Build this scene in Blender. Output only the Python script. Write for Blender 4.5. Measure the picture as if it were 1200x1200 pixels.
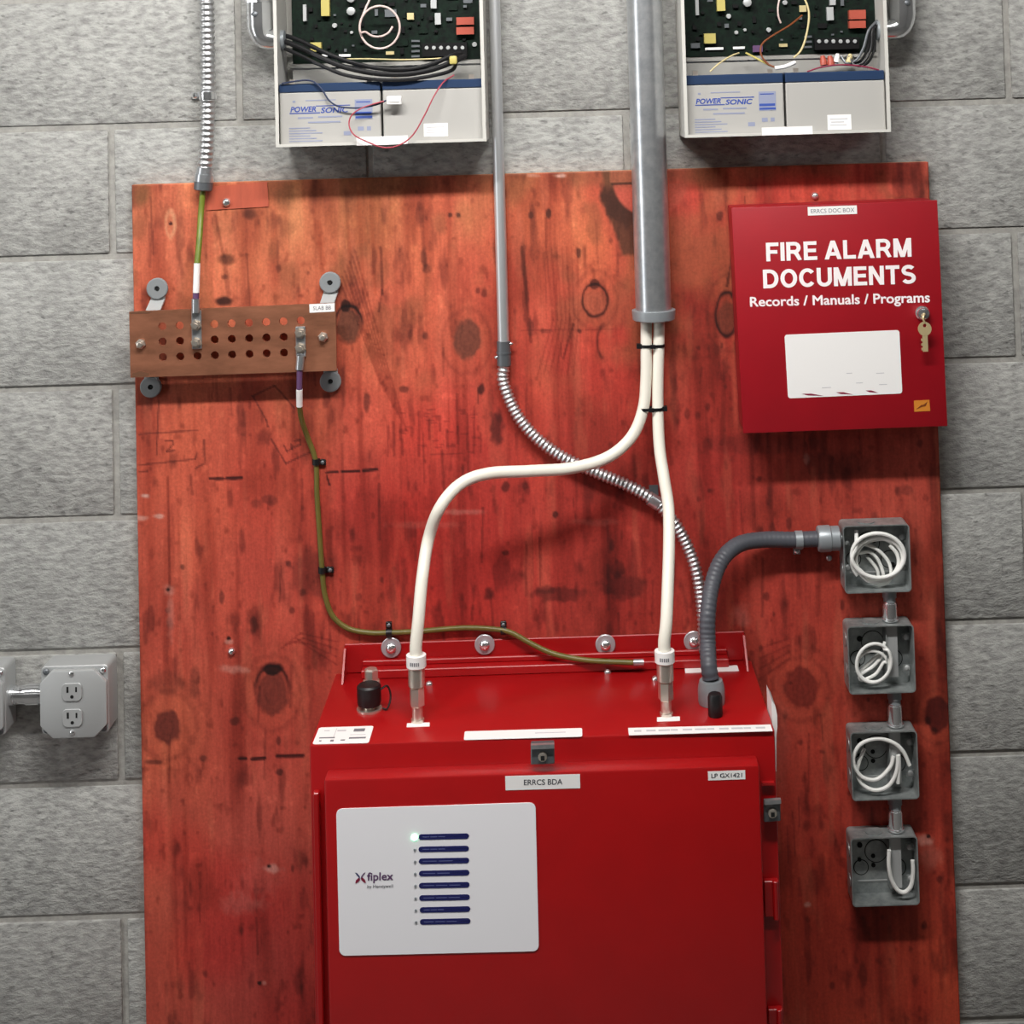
import bpy, bmesh, math, random
import numpy as np
from mathutils import Vector, Matrix

for o in list(bpy.data.objects):
    bpy.data.objects.remove(o)
SC = bpy.context.scene
COL = SC.collection
RND = random.Random(7)

# ------------------------------------------------------------------ camera
FPX, CX, CY = 1830.0, 669.5, 14.0
ZS = 1.5308
CAM = np.array([0.0413, -2.4742, 0.1552 + ZS])
AX, AY, AZ = 0.0386, -0.0117, -0.0283


def _rot():
    cx, sx = math.cos(AX), math.sin(AX)
    cy, sy = math.cos(AY), math.sin(AY)
    cz, sz = math.cos(AZ), math.sin(AZ)
    rx = np.array([[1, 0, 0], [0, cx, -sx], [0, sx, cx]])
    ry = np.array([[cy, 0, sy], [0, 1, 0], [-sy, 0, cy]])
    rz = np.array([[cz, -sz, 0], [sz, cz, 0], [0, 0, 1]])
    b = np.array([[1, 0, 0], [0, 0, -1], [0, 1, 0]], float)
    return b @ ry @ rx @ rz


RM = _rot()
cam_data = bpy.data.cameras.new('camera')
cam = bpy.data.objects.new('camera', cam_data)
COL.objects.link(cam)
cam_data.sensor_fit = 'HORIZONTAL'
cam_data.sensor_width = 36.0
cam_data.lens = 36.0 * FPX / 1200.0
cam_data.shift_x = (600 - CX) / 1200.0
cam_data.shift_y = (CY - 600) / 1200.0
cam_data.clip_start = 0.05
m4 = Matrix.Identity(4)
for i in range(3):
    for j in range(3):
        m4[i][j] = RM[i][j]
    m4[i][3] = CAM[i]
cam.matrix_world = m4
SC.camera = cam

# ------------------------------------------------------------------ world, lamps, exposure
world = bpy.data.worlds.new('world')
SC.world = world
world.use_nodes = True
bg = world.node_tree.nodes['Background']
bg.inputs[0].default_value = (0.95, 0.98, 1.0, 1)
bg.inputs[1].default_value = 0.05


def area(name, loc, target, sx, sy, power, color=(1, 0.98, 0.95)):
    d = bpy.data.lights.new(name, 'AREA')
    d.shape = 'RECTANGLE'
    d.size, d.size_y = sx, sy
    d.energy = power
    d.color = color
    o = bpy.data.objects.new(name, d)
    COL.objects.link(o)
    o.location = loc
    o.rotation_euler = (Vector(target) - Vector(loc)).to_track_quat('-Z', 'Y').to_euler()
    return o


LZ, LY = 2.56, -1.15
for k, (x, y, e) in enumerate(((-0.12, LY, 33), (-2.1, LY, 15), (1.9, LY, 4.5), (-1.6, -3.3, 1.5), (1.2, -3.3, 1.5))):
    area('ceiling_lamp', (x, y, LZ), (x, y + 0.42, LZ - 1.0), 1.2, 0.09, e)

# daylight from the opening in the left wall
area('opening_daylight', (-3.1, -1.75, 1.25), (0.0, -0.6, 0.9), 0.26, 1.9, 15, (0.96, 0.98, 1.0))

SC.view_settings.view_transform = 'Standard'
SC.view_settings.look = 'None'
SC.view_settings.gamma = 1.0
SC.view_settings.use_curve_mapping = False
SC.view_settings.exposure = 0.40


# ------------------------------------------------------------------ pixel helpers (a pixel gives a direction, the plane gives the distance)
def _ray(u, v):
    return RM @ np.array([(u - CX) / FPX, -(v - CY) / FPX, -1.0])


def T(u, v, Y):
    d = _ray(u, v)
    t = (Y - CAM[1]) / d[1]
    return Vector(CAM + t * d)


def TZ(u, v, Z):
    d = _ray(u, v)
    t = (Z - CAM[2]) / d[2]
    return Vector(CAM + t * d)


def project(P):
    c = (P - CAM) @ RM
    return CX + FPX * c[:, 0] / -c[:, 2], CY - FPX * c[:, 1] / -c[:, 2]


PLY = -0.018          # front face of the plywood
Yv = Vector((0, 1, 0))
Zv = Vector((0, 0, 1))
Xv = Vector((1, 0, 0))


# ------------------------------------------------------------------ materials
def lin(c):
    r = []
    for x in c[:3]:
        x = x / 255.0
        r.append(x / 12.92 if x <= 0.04045 else ((x + 0.055) / 1.055) ** 2.4)
    return tuple(r) + (1.0,)


def mat(name, rgb, metallic=0.0, rough=0.5, bump=None, vary=None, emit=None, spec=0.5, aniso=None):
    m = bpy.data.materials.new(name)
    m.use_nodes = True
    nt = m.node_tree
    b = nt.nodes['Principled BSDF']
    b.inputs['Base Color'].default_value = lin(rgb)
    b.inputs['Metallic'].default_value = metallic
    b.inputs['Roughness'].default_value = rough
    b.inputs['Specular IOR Level'].default_value = spec
    if emit:
        b.inputs['Emission Color'].default_value = lin(emit[0])
        b.inputs['Emission Strength'].default_value = emit[1]
    tc = None
    if bump or vary:
        tc = nt.nodes.new('ShaderNodeTexCoord')
    if vary:                       # (scale, rgb2, low, high, stretch)
        mp = nt.nodes.new('ShaderNodeMapping')
        mp.inputs['Scale'].default_value = vary[4] if len(vary) > 4 else (1, 1, 1)
        nt.links.new(tc.outputs['Object'], mp.inputs[0])
        n = nt.nodes.new('ShaderNodeTexNoise')
        n.inputs['Scale'].default_value = vary[0]
        n.inputs['Detail'].default_value = 6
        n.inputs['Roughness'].default_value = 0.65
        nt.links.new(mp.outputs[0], n.inputs['Vector'])
        rp = nt.nodes.new('ShaderNodeValToRGB')
        rp.color_ramp.elements[0].position = vary[2]
        rp.color_ramp.elements[1].position = vary[3]
        rp.color_ramp.elements[0].color = lin(vary[1])
        rp.color_ramp.elements[1].color = lin(rgb)
        nt.links.new(n.outputs['Fac'], rp.inputs[0])
        nt.links.new(rp.outputs[0], b.inputs['Base Color'])
    if bump:                       # (scale, strength, distance)
        n2 = nt.nodes.new('ShaderNodeTexNoise')
        n2.inputs['Scale'].default_value = bump[0]
        n2.inputs['Detail'].default_value = 4
        nt.links.new(tc.outputs['Object'], n2.inputs['Vector'])
        bp = nt.nodes.new('ShaderNodeBump')
        bp.inputs['Strength'].default_value = bump[1]
        bp.inputs['Distance'].default_value = bump[2]
        nt.links.new(n2.outputs['Fac'], bp.inputs['Height'])
        nt.links.new(bp.outputs[0], b.inputs['Normal'])
    return m


def block_material():
    m = bpy.data.materials.new('split_face_concrete')
    m.use_nodes = True
    nt = m.node_tree
    N, L = nt.nodes.new, nt.links.new
    b = nt.nodes['Principled BSDF']
    b.inputs['Roughness'].default_value = 0.93
    b.inputs['Specular IOR Level'].default_value = 0.2
    geo = N('ShaderNodeNewGeometry')
    oi = N('ShaderNodeObjectInfo')
    # diagonal drag of the block face
    mp = N('ShaderNodeMapping')
    mp.inputs['Rotation'].default_value = (0, math.radians(28), 0)
    mp.inputs['Scale'].default_value = (0.55, 1.0, 1.25)
    L(geo.outputs['Position'], mp.inputs[0])
    n1 = N('ShaderNodeTexNoise')
    n1.inputs['Scale'].default_value = 95
    n1.inputs['Detail'].default_value = 5
    n1.inputs['Roughness'].default_value = 0.6
    L(mp.outputs[0], n1.inputs['Vector'])
    n2 = N('ShaderNodeTexNoise')
    n2.inputs['Scale'].default_value = 9
    n2.inputs['Detail'].default_value = 4
    L(geo.outputs['Position'], n2.inputs['Vector'])
    n3 = N('ShaderNodeTexNoise')
    n3.inputs['Scale'].default_value = 420
    n3.inputs['Detail'].default_value = 2
    L(geo.outputs['Position'], n3.inputs['Vector'])
    r1 = N('ShaderNodeValToRGB')
    r1.color_ramp.elements[0].position = 0.30
    r1.color_ramp.elements[1].position = 0.62
    r1.color_ramp.elements[0].color = lin((134, 133, 131))
    r1.color_ramp.elements[1].color = lin((178, 178, 174))
    L(n1.outputs['Fac'], r1.inputs[0])
    ma = N('ShaderNodeMath')
    ma.operation = 'MULTIPLY_ADD'
    ma.inputs[1].default_value = 0.5
    ma.inputs[2].default_value = 0.72
    L(n2.outputs['Fac'], ma.inputs[0])
    mr = N('ShaderNodeMath')
    mr.operation = 'MULTIPLY_ADD'
    mr.inputs[1].default_value = 0.12
    mr.inputs[2].default_value = -0.06
    L(oi.outputs['Random'], mr.inputs[0])
    ad = N('ShaderNodeMath')
    L(ma.outputs[0], ad.inputs[0])
    L(mr.outputs[0], ad.inputs[1])
    vm = N('ShaderNodeVectorMath')
    vm.operation = 'SCALE'
    L(r1.outputs[0], vm.inputs[0])
    L(ad.outputs[0], vm.inputs['Scale'])
    L(vm.outputs[0], b.inputs['Base Color'])
    n4 = N('ShaderNodeTexNoise')
    n4.inputs['Scale'].default_value = 120
    n4.inputs['Detail'].default_value = 2
    L(mp.outputs[0], n4.inputs['Vector'])
    pit = N('ShaderNodeMapRange')
    pit.inputs['From Min'].default_value = 0.62
    pit.inputs['From Max'].default_value = 0.72
    pit.inputs['To Min'].default_value = 1.0
    pit.inputs['To Max'].default_value = 0.62
    L(n4.outputs['Fac'], pit.inputs['Value'])
    vm2 = N('ShaderNodeVectorMath')
    vm2.operation = 'SCALE'
    L(vm.outputs[0], vm2.inputs[0])
    L(pit.outputs[0], vm2.inputs['Scale'])
    L(vm2.outputs[0], b.inputs['Base Color'])
    h = N('ShaderNodeMath')
    h.operation = 'MULTIPLY_ADD'
    h.inputs[1].default_value = 0.25
    L(n3.outputs['Fac'], h.inputs[0])
    L(n1.outputs['Fac'], h.inputs[2])
    bp = N('ShaderNodeBump')
    bp.inputs['Strength'].default_value = 0.8
    bp.inputs['Distance'].default_value = 0.0035
    L(h.outputs[0], bp.inputs['Height'])
    L(bp.outputs[0], b.inputs['Normal'])
    return m


def ply_material():
    m = bpy.data.materials.new('red_stained_plywood')
    m.use_nodes = True
    nt = m.node_tree
    N, L = nt.nodes.new, nt.links.new
    b = nt.nodes['Principled BSDF']
    b.inputs['Roughness'].default_value = 0.62
    b.inputs['Specular IOR Level'].default_value = 0.35
    at = N('ShaderNodeAttribute')
    at.attribute_name = 'stain'
    tc = N('ShaderNodeTexCoord')
    mp = N('ShaderNodeMapping')
    mp.inputs['Scale'].default_value = (1, 1, 0.10)
    L(tc.outputs['Object'], mp.inputs[0])
    n1 = N('ShaderNodeTexNoise')
    n1.inputs['Scale'].default_value = 190
    n1.inputs['Detail'].default_value = 4
    n1.inputs['Roughness'].default_value = 0.7
    L(mp.outputs[0], n1.inputs['Vector'])
    n2 = N('ShaderNodeTexNoise')
    n2.inputs['Scale'].default_value = 260
    n2.inputs['Detail'].default_value = 3
    L(tc.outputs['Object'], n2.inputs['Vector'])
    mix = N('ShaderNodeMath')
    L(n1.outputs['Fac'], mix.inputs[0])
    L(n2.outputs['Fac'], mix.inputs[1])
    ma = N('ShaderNodeMath')
    ma.operation = 'MULTIPLY_ADD'
    ma.inputs[1].default_value = 0.62
    ma.inputs[2].default_value = 0.40
    L(mix.outputs[0], ma.inputs[0])
    vm = N('ShaderNodeVectorMath')
    vm.operation = 'SCALE'
    L(at.outputs['Color'], vm.inputs[0])
    L(ma.outputs[0], vm.inputs['Scale'])
    L(vm.outputs[0], b.inputs['Base Color'])
    bp = N('ShaderNodeBump')
    bp.inputs['Strength'].default_value = 0.35
    bp.inputs['Distance'].default_value = 0.0015
    L(n1.outputs['Fac'], bp.inputs['Height'])
    L(bp.outputs[0], b.inputs['Normal'])
    return m


M = dict(
    block=block_material(),
    ply=ply_material(),
    mortar=mat('mortar', (172, 170, 164), rough=0.95, bump=(220, 0.4, 0.002), vary=(60, (140, 138, 134), 0.3, 0.7)),
    floor=mat('sealed_concrete', (112, 110, 107), rough=0.6, vary=(6, (90, 88, 85), 0.3, 0.7)),
    roomw=mat('far_block_wall', (120, 119, 116), rough=0.95),
    ceil=mat('painted_deck_ceiling', (120, 120, 118), rough=0.9, bump=(40, 0.2, 0.002)),
    red=mat('red_enamel', (164, 4, 9), rough=0.40, bump=(420, 0.12, 0.0006), vary=(14, (156, 4, 8), 0.3, 0.7)),
    crimson=mat('crimson_enamel', (156, 2, 22), rough=0.5, bump=(420, 0.12, 0.0006), vary=(12, (146, 2, 20), 0.3, 0.7)),
    galv=mat('galvanised_steel', (206, 208, 210), metallic=0.8, rough=0.30, vary=(55, (182, 186, 190), 0.35, 0.65)),
    emt=mat('brushed_conduit', (214, 216, 218), metallic=0.75, rough=0.42),
    flex=mat('flexible_steel', (200, 201, 202), metallic=0.9, rough=0.34),
    chrome=mat('polished_zinc', (240, 242, 244), metallic=0.92, rough=0.17),
    nickel=mat('nickel_plate', (226, 216, 204), metallic=0.85, rough=0.30),
    dsteel=mat('dark_steel', (112, 116, 120), metallic=0.6, rough=0.45),
    boxsteel=mat('box_steel', (172, 176, 175), metallic=0.5, rough=0.42, vary=(45, (132, 138, 138), 0.35, 0.65)),
    cover=mat('cover_steel', (184, 186, 186), metallic=0.35, rough=0.5),
    copper=mat('tarnished_copper', (176, 116, 88), metallic=0.55, rough=0.48, vary=(26, (128, 84, 62), 0.3, 0.68, (0.4, 1, 1.3))),
    bcopper=mat('bright_copper', (236, 170, 136), metallic=0.9, rough=0.28),
    rubber=mat('grey_rubber', (132, 136, 138), rough=0.7),
    black=mat('black_plastic', (16, 16, 18), rough=0.45),
    hole=mat('dark_recess', (10, 10, 10), rough=0.9),
    cream=mat('cream_cable_jacket', (236, 231, 218), rough=0.42),
    white=mat('white_wire_jacket', (240, 240, 236), rough=0.4),
    label=mat('white_label', (240, 238, 236), rough=0.55),
    panelw=mat('panel_face', (244, 243, 247), rough=0.5),
    ink=mat('grey_ink', (120, 120, 126), rough=0.6),
    dink=mat('dark_ink', (62, 62, 70), rough=0.6),
    pale=mat('pale_ink', (196, 194, 198), rough=0.6),
    navy=mat('navy_print', (26, 30, 92), rough=0.5),
    navyt=mat('navy_text', (92, 98, 150), rough=0.5),
    purple=mat('purple_print', (96, 66, 104), rough=0.5),
    maroon=mat('maroon_print', (130, 30, 60), rough=0.5),
    letter=mat('white_lettering', (248, 240, 240), rough=0.5),
    dgrey=mat('grey_conduit_jacket', (76, 78, 85), rough=0.48, bump=(300, 0.1, 0.0005)),
    lgrey=mat('grey_fitting', (150, 156, 160), metallic=0.35, rough=0.4),
    green=mat('green_yellow_wire', (122, 132, 40), rough=0.42, vary=(30, (86, 104, 34), 0.3, 0.7)),
    olive=mat('olive_wire', (112, 100, 46), rough=0.42, vary=(30, (92, 86, 38), 0.3, 0.7)),
    encl=mat('beige_enclosure', (196, 194, 188), rough=0.5),
    encin=mat('bare_backplate', (168, 166, 160), metallic=0.3, rough=0.5),
    pcb=mat('circuit_board', (16, 34, 24), rough=0.6, spec=0.15, vary=(120, (7, 12, 10), 0.35, 0.65)),
    chip=mat('black_component', (14, 14, 15), rough=0.6, spec=0.2),
    yellow=mat('yellow_component', (192, 178, 100), rough=0.5),
    relay=mat('orange_relay', (170, 76, 58), rough=0.5),
    battg=mat('battery_case_grey', (172, 170, 166), rough=0.5),
    battb=mat('battery_lid_blue', (26, 50, 84), rough=0.45),
    blue=mat('blue_print', (52, 78, 158), rough=0.55),
    lblue=mat('faded_blue_print', (140, 146, 170), rough=0.55),
    redwire=mat('red_wire', (166, 62, 76), rough=0.45),
    darkwire=mat('dark_blue_wire', (40, 50, 78), rough=0.45),
    pinkwire=mat('pink_wire', (214, 190, 184), rough=0.45),
    tanwire=mat('tan_wire', (206, 190, 140), rough=0.45),
    brass=mat('brass_key', (228, 208, 158), metallic=0.55, rough=0.35),
    orange=mat('orange_sticker', (206, 128, 44), rough=0.5),
    brown=mat('brown_print', (120, 60, 20), rough=0.5),
    led=mat('green_lamp', (200, 255, 220), emit=((150, 255, 190), 6.0)),
    smoke=mat('zinc_washer', (176, 172, 176), metallic=0.35, rough=0.35),
    patch=mat('wood_patch', (196, 92, 66), rough=0.6, vary=(60, (168, 78, 56), 0.3, 0.7, (1, 1, 0.2))),
)


for k_ in ('red', 'crimson'):
    b_ = M[k_].node_tree.nodes['Principled BSDF']
    b_.inputs['Coat Weight'].default_value = 0.5 if k_ == 'red' else 0.15
    b_.inputs['Coat Roughness'].default_value = 0.28


# ------------------------------------------------------------------ mesh building
class MB:
    def __init__(self):
        self.v, self.f = [], []

    def add(self, pts, faces):
        n = len(self.v)
        self.v += [Vector(p) for p in pts]
        self.f += [tuple(i + n for i in f) for f in faces]
        return self

    def box(self, x0, x1, y0, y1, z0, z1):
        p = [(x, y, z) for x in (x0, x1) for y in (y0, y1) for z in (z0, z1)]
        return self.add(p, [(0, 1, 3, 2), (4, 6, 7, 5), (0, 4, 5, 1), (2, 3, 7, 6), (0, 2, 6, 4), (1, 5, 7, 3)])

    def slab(self, pts, d):
        """polygon extruded by vector d"""
        d = Vector(d)
        pts = [Vector(p) for p in pts]
        n = len(pts)
        fs = [tuple(range(n)), tuple(range(2 * n - 1, n - 1, -1))]
        for i in range(n):
            j = (i + 1) % n
            fs.append((j, i, i + n, j + n))
        return self.add(pts + [p + d for p in pts], fs)

    def frame(self, outer, inner, d):
        """ring between two polygons with the same count, extruded by d"""
        d = Vector(d)
        n = len(outer)
        pts = [Vector(p) for p in outer] + [Vector(p) for p in inner]
        pts += [p + d for p in pts]
        fs = []
        for i in range(n):
            j = (i + 1) % n
            fs += [(i, j, n + j, n + i), (2 * n + j, 2 * n + i, 3 * n + i, 3 * n + j),
                   (j, i, 2 * n + i, 2 * n + j), (n + i, n + j, 3 * n + j, 3 * n + i)]
        return self.add(pts, fs)

    def lathe(self, c, axis, prof, n=20):
        """prof: (distance along axis, radius)"""
        a = Vector(axis).normalized()
        u = a.orthogonal().normalized()
        w = a.cross(u)
        pts, fs = [], []
        for s, r in prof:
            for k in range(n):
                t = 2 * math.pi * k / n
                pts.append(Vector(c) + a * s + (u * math.cos(t) + w * math.sin(t)) * r)
        for i in range(len(prof) - 1):
            for k in range(n):
                l = (k + 1) % n
                fs.append((i * n + k, i * n + l, (i + 1) * n + l, (i + 1) * n + k))
        fs.append(tuple(range(n - 1, -1, -1)))
        fs.append(tuple(range((len(prof) - 1) * n, len(prof) * n)))
        return self.add(pts, fs)

    def tube(self, path, r, n=12, step=None, rfun=None, smooth=True, caps=True):
        P = resample(path, step or r * 1.2) if smooth else [Vector(p) for p in path]
        if len(P) < 2:
            return self
        pts, fs = [], []
        t0 = (P[1] - P[0]).normalized()
        u = t0.orthogonal().normalized()
        s = 0.0
        for i, p in enumerate(P):
            if i == 0:
                t = t0
            elif i == len(P) - 1:
                t = (P[i] - P[i - 1]).normalized()
            else:
                t = (P[i + 1] - P[i - 1]).normalized()
            if i:
                s += (P[i] - P[i - 1]).length
            u = (u - t * u.dot(t)).normalized()
            w = t.cross(u)
            rr = rfun(s) if rfun else r
            for k in range(n):
                a = 2 * math.pi * k / n
                pts.append(p + (u * math.cos(a) + w * math.sin(a)) * rr)
        for i in range(len(P) - 1):
            for k in range(n):
                l = (k + 1) % n
                fs.append((i * n + k, i * n + l, (i + 1) * n + l, (i + 1) * n + k))
        if caps:
            fs.append(tuple(range(n - 1, -1, -1)))
            fs.append(tuple(range((len(P) - 1) * n, len(P) * n)))
        return self.add(pts, fs)

    def build(self, name, m, parent=None, bevel=0.0, seg=2, angle=35):
        me = bpy.data.meshes.new(name)
        bm = bmesh.new()
        vs = [bm.verts.new(v) for v in self.v]
        for f in self.f:
            try:
                bm.faces.new([vs[i] for i in f])
            except ValueError:
                pass
        bmesh.ops.recalc_face_normals(bm, faces=bm.faces)
        if bevel:
            ed = [e for e in bm.edges if len(e.link_faces) == 2 and e.calc_face_angle(0) > 0.6]
            bmesh.ops.bevel(bm, geom=ed, offset=bevel, segments=seg, affect='EDGES', profile=0.5)
        if parent is None:
            xs = [v.co for v in bm.verts]
            o3 = Vector(((min(c.x for c in xs) + max(c.x for c in xs)) / 2,
                         (min(c.y for c in xs) + max(c.y for c in xs)) / 2, min(c.z for c in xs)))
        else:
            o3 = ORIGIN[parent.name]
        for v in bm.verts:
            v.co -= o3
        bm.to_mesh(me)
        bm.free()
        for p in me.polygons:
            p.use_smooth = True
        me.set_sharp_from_angle(angle=math.radians(angle))
        me.materials.append(m)
        o = bpy.data.objects.new(name, me)
        COL.objects.link(o)
        if parent is None:
            o.location = o3
            ORIGIN[o.name] = o3
        else:
            o.parent = parent
            ORIGIN[o.name] = o3
        return o


ORIGIN = {}


def resample(path, step):
    P = [Vector(p) for p in path]
    if len(P) < 3:
        L = (P[1] - P[0]).length
        n = max(2, int(L / step))
        return [P[0].lerp(P[1], i / n) for i in range(n + 1)]
    Q = [P[0] * 2 - P[1]] + P + [P[-1] * 2 - P[-2]]
    D = []
    for i in range(1, len(Q) - 2):
        p0, p1, p2, p3 = Q[i - 1:i + 3]
        for k in range(24):
            t = k / 24.0
            D.append(0.5 * ((2 * p1) + (p2 - p0) * t + (2 * p0 - 5 * p1 + 4 * p2 - p3) * t * t + (3 * p1 - p0 - 3 * p2 + p3) * t ** 3))
    D.append(P[-1])
    out = [D[0]]
    acc = 0.0
    for a, b in zip(D, D[1:]):
        seg = (b - a).length
        while acc + seg >= step and seg > 1e-9:
            f = (step - acc) / seg
            a = a.lerp(b, f)
            out.append(a)
            seg = (b - a).length
            acc = 0.0
        acc += seg
    if (out[-1] - D[-1]).length > step * 0.2:
        out.append(D[-1])
    return out


def thing(name, label, cat, loc, group=None):
    o = bpy.data.objects.new(name, None)
    COL.objects.link(o)
    o.empty_display_size = 0.02
    o.location = Vector(loc)
    o['label'] = label
    o['category'] = cat
    if group:
        o['group'] = group
    ORIGIN[o.name] = Vector(loc)
    return o


def tag(o, label, cat, group=None):
    o['label'] = label
    o['category'] = cat
    if group:
        o['group'] = group
    return o


def rrect(c4, r, n=4):
    """rounded rectangle on four world corners (TL, TR, BR, BL)"""
    a, b, c, d = [Vector(p) for p in c4]
    W = ((b - a).length + (c - d).length) / 2
    H = ((d - a).length + (c - b).length) / 2
    out = []
    for cx, cy, a0 in ((W - r, r, -90), (W - r, H - r, 0), (r, H - r, 90), (r, r, 180)):
        for k in range(n + 1):
            t = math.radians(a0 + 90 * k / n)
            x, y = (cx + r * math.cos(t)) / W, (cy + r * math.sin(t)) / H
            out.append(a.lerp(b, x).lerp(d.lerp(c, x), y))
    return out


def quad(c4px, Y):
    return [T(u, v, Y) for u, v in c4px]


def lerp4(c4, s, t):
    a, b, c, d = c4
    return a.lerp(b, s).lerp(d.lerp(c, s), t)


def sticker(name, c4, n, thick, m, parent, r=0.0):
    """thin rectangle standing proud of a surface; c4 on the surface, n = outward normal"""
    mb = MB()
    n = Vector(n)
    pts = rrect([p + n * thick for p in c4], r) if r else [p + n * thick for p in c4]
    mb.slab(pts, -n * thick * 0.9)
    return mb.build(name, m, parent)


def strokes(name, c4, n, off, rects, m, parent):
    """small printed bars, rects in unit coordinates (s0, t0, s1, t1)"""
    mb = MB()
    n = Vector(n)
    for s0, t0, s1, t1 in rects:
        q = [lerp4(c4, s0, t0), lerp4(c4, s1, t0), lerp4(c4, s1, t1), lerp4(c4, s0, t1)]
        mb.slab([p + n * off for p in q], -n * (off * 0.3))
    o = mb.build(name, m, parent)
    if len(rects) > 1:
        o['kind'] = 'stuff'
    return o


def lettering(name, text, c4, n, off, m, parent, bold=0.0, shear=0.0):
    fat, bold = bold, 0.0
    """text fitted to the box c4 (TL, TR, BR, BL)"""
    cu = bpy.data.curves.new('text', 'FONT')
    cu.body = text
    cu.size = 1.0
    cu.offset = bold
    cu.shear = shear
    cu.resolution_u = 3
    ob = bpy.data.objects.new('text', cu)
    COL.objects.link(ob)
    dg = bpy.context.evaluated_depsgraph_get()
    me = bpy.data.meshes.new_from_object(ob.evaluated_get(dg))
    bpy.data.objects.remove(ob)
    bpy.data.curves.remove(cu)
    n = Vector(n)
    xs = [v.co.x for v in me.vertices]
    ys = [v.co.y for v in me.vertices]
    x0, x1, y0, y1 = min(xs), max(xs), min(ys), max(ys)
    o3 = ORIGIN[parent.name]
    for v in me.vertices:
        s = (v.co.x - x0) / (x1 - x0)
        t = 1 - (v.co.y - y0) / (y1 - y0)
        v.co = lerp4(c4, s, t) + n * off - o3
    if fat:                      # heavier strokes: the same outline laid down again, slightly shifted
        bm = bmesh.new()
        bm.from_mesh(me)
        base = list(bm.verts) + list(bm.edges) + list(bm.faces)
        ex = (c4[1] - c4[0]) / (x1 - x0) * fat
        ez = (c4[0] - c4[3]) / (y1 - y0) * fat
        for q_, (a_, b_) in enumerate(((1, 0), (-1, 0), (0, 1), (0, -1), (0.7, 0.7), (-0.7, 0.7), (0.7, -0.7), (-0.7, -0.7))):
            d = bmesh.ops.duplicate(bm, geom=base)
            vs_ = [g for g in d['geom'] if isinstance(g, bmesh.types.BMVert)]
            bmesh.ops.translate(bm, verts=vs_, vec=ex * a_ + ez * b_ - n * 0.00003 * (q_ + 1))
        bm.to_mesh(me)
        bm.free()
    me.name = name
    me.materials.clear()
    me.materials.append(m)
    o = bpy.data.objects.new(name, me)
    COL.objects.link(o)
    o.parent = parent
    ORIGIN[o.name] = o3
    return o


def _arc(cx, cy, rx, ry, a0, a1, n=10):
    return [(cx + rx * math.cos(math.radians(a0 + (a1 - a0) * k / n)), cy + ry * math.sin(math.radians(a0 + (a1 - a0) * k / n))) for k in range(n + 1)]


CAPW = 0.195
_h = CAPW / 2
CAPS = {
    'F': (0.60, [[(_h, 0), (_h, 1)], [(_h, 1 - _h), (0.60, 1 - _h)], [(_h, 0.50), (0.54, 0.50)]]),
    'I': (CAPW, [[(_h, 0), (_h, 1)]]),
    'R': (0.74, [[(_h, 0), (_h, 1)], [(_h, 1 - _h), (0.40, 1 - _h)] + _arc(0.40, 0.685, 0.19, 0.215, 90, -90) + [(_h, 0.47)], [(0.36, 0.47), (0.48, 0.36), (0.64, 0)]]),
    'E': (0.64, [[(_h, 0), (_h, 1)], [(_h, 1 - _h), (0.62, 1 - _h)], [(_h, 0.51), (0.59, 0.51)], [(_h, _h), (0.64, _h)]]),
    'A': (0.80, [[(0.095, 0), (0.40, 1)], [(0.705, 0), (0.40, 1)], [(0.20, 0.29), (0.60, 0.29)]]),
    'L': (0.60, [[(_h, 0), (_h, 1)], [(_h, _h), (0.60, _h)]]),
    'M': (0.86, [[(_h, 0), (_h, 1)], [(0.86 - _h, 0), (0.86 - _h, 1)], [(0.12, 1), (0.43, 0.0)], [(0.74, 1), (0.43, 0.0)]]),
    'D': (0.74, [[(_h, 0), (_h, 1)], [(_h, 1 - _h), (0.32, 1 - _h)] + _arc(0.32, 0.5, 0.32, 0.5 - _h, 90, -90, 14) + [(_h, _h)]]),
    'O': (0.80, [_arc(0.40, 0.5, 0.40 - _h, 0.5 - _h, 0, 360, 26)]),
    'C': (0.76, [_arc(0.40, 0.5, 0.40 - _h, 0.5 - _h, 38, 322, 22)]),
    'U': (0.72, [[(_h, 1), (_h, 0.38)] + _arc(0.36, 0.36, 0.36 - _h, 0.36 - _h, 180, 360, 12) + [(0.72 - _h, 0.38), (0.72 - _h, 1)]]),
    'N': (0.72, [[(_h, 0), (_h, 1)], [(0.72 - _h, 0), (0.72 - _h, 1)], [(0.10, 1), (0.62, 0)]]),
    'T': (0.66, [[(0, 1 - _h), (0.66, 1 - _h)], [(0.33, 0), (0.33, 1)]]),
    'S': (0.68, [_arc(0.34, 0.715, 0.235, 0.19, 28, 180, 9) + _arc(0.34, 0.70, 0.235, 0.175, 180, 262, 5) + _arc(0.34, 0.30, 0.245, 0.21, 80, 0, 6) + _arc(0.34, 0.295, 0.245, 0.20, 0, -155, 10)]),
}


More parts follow.
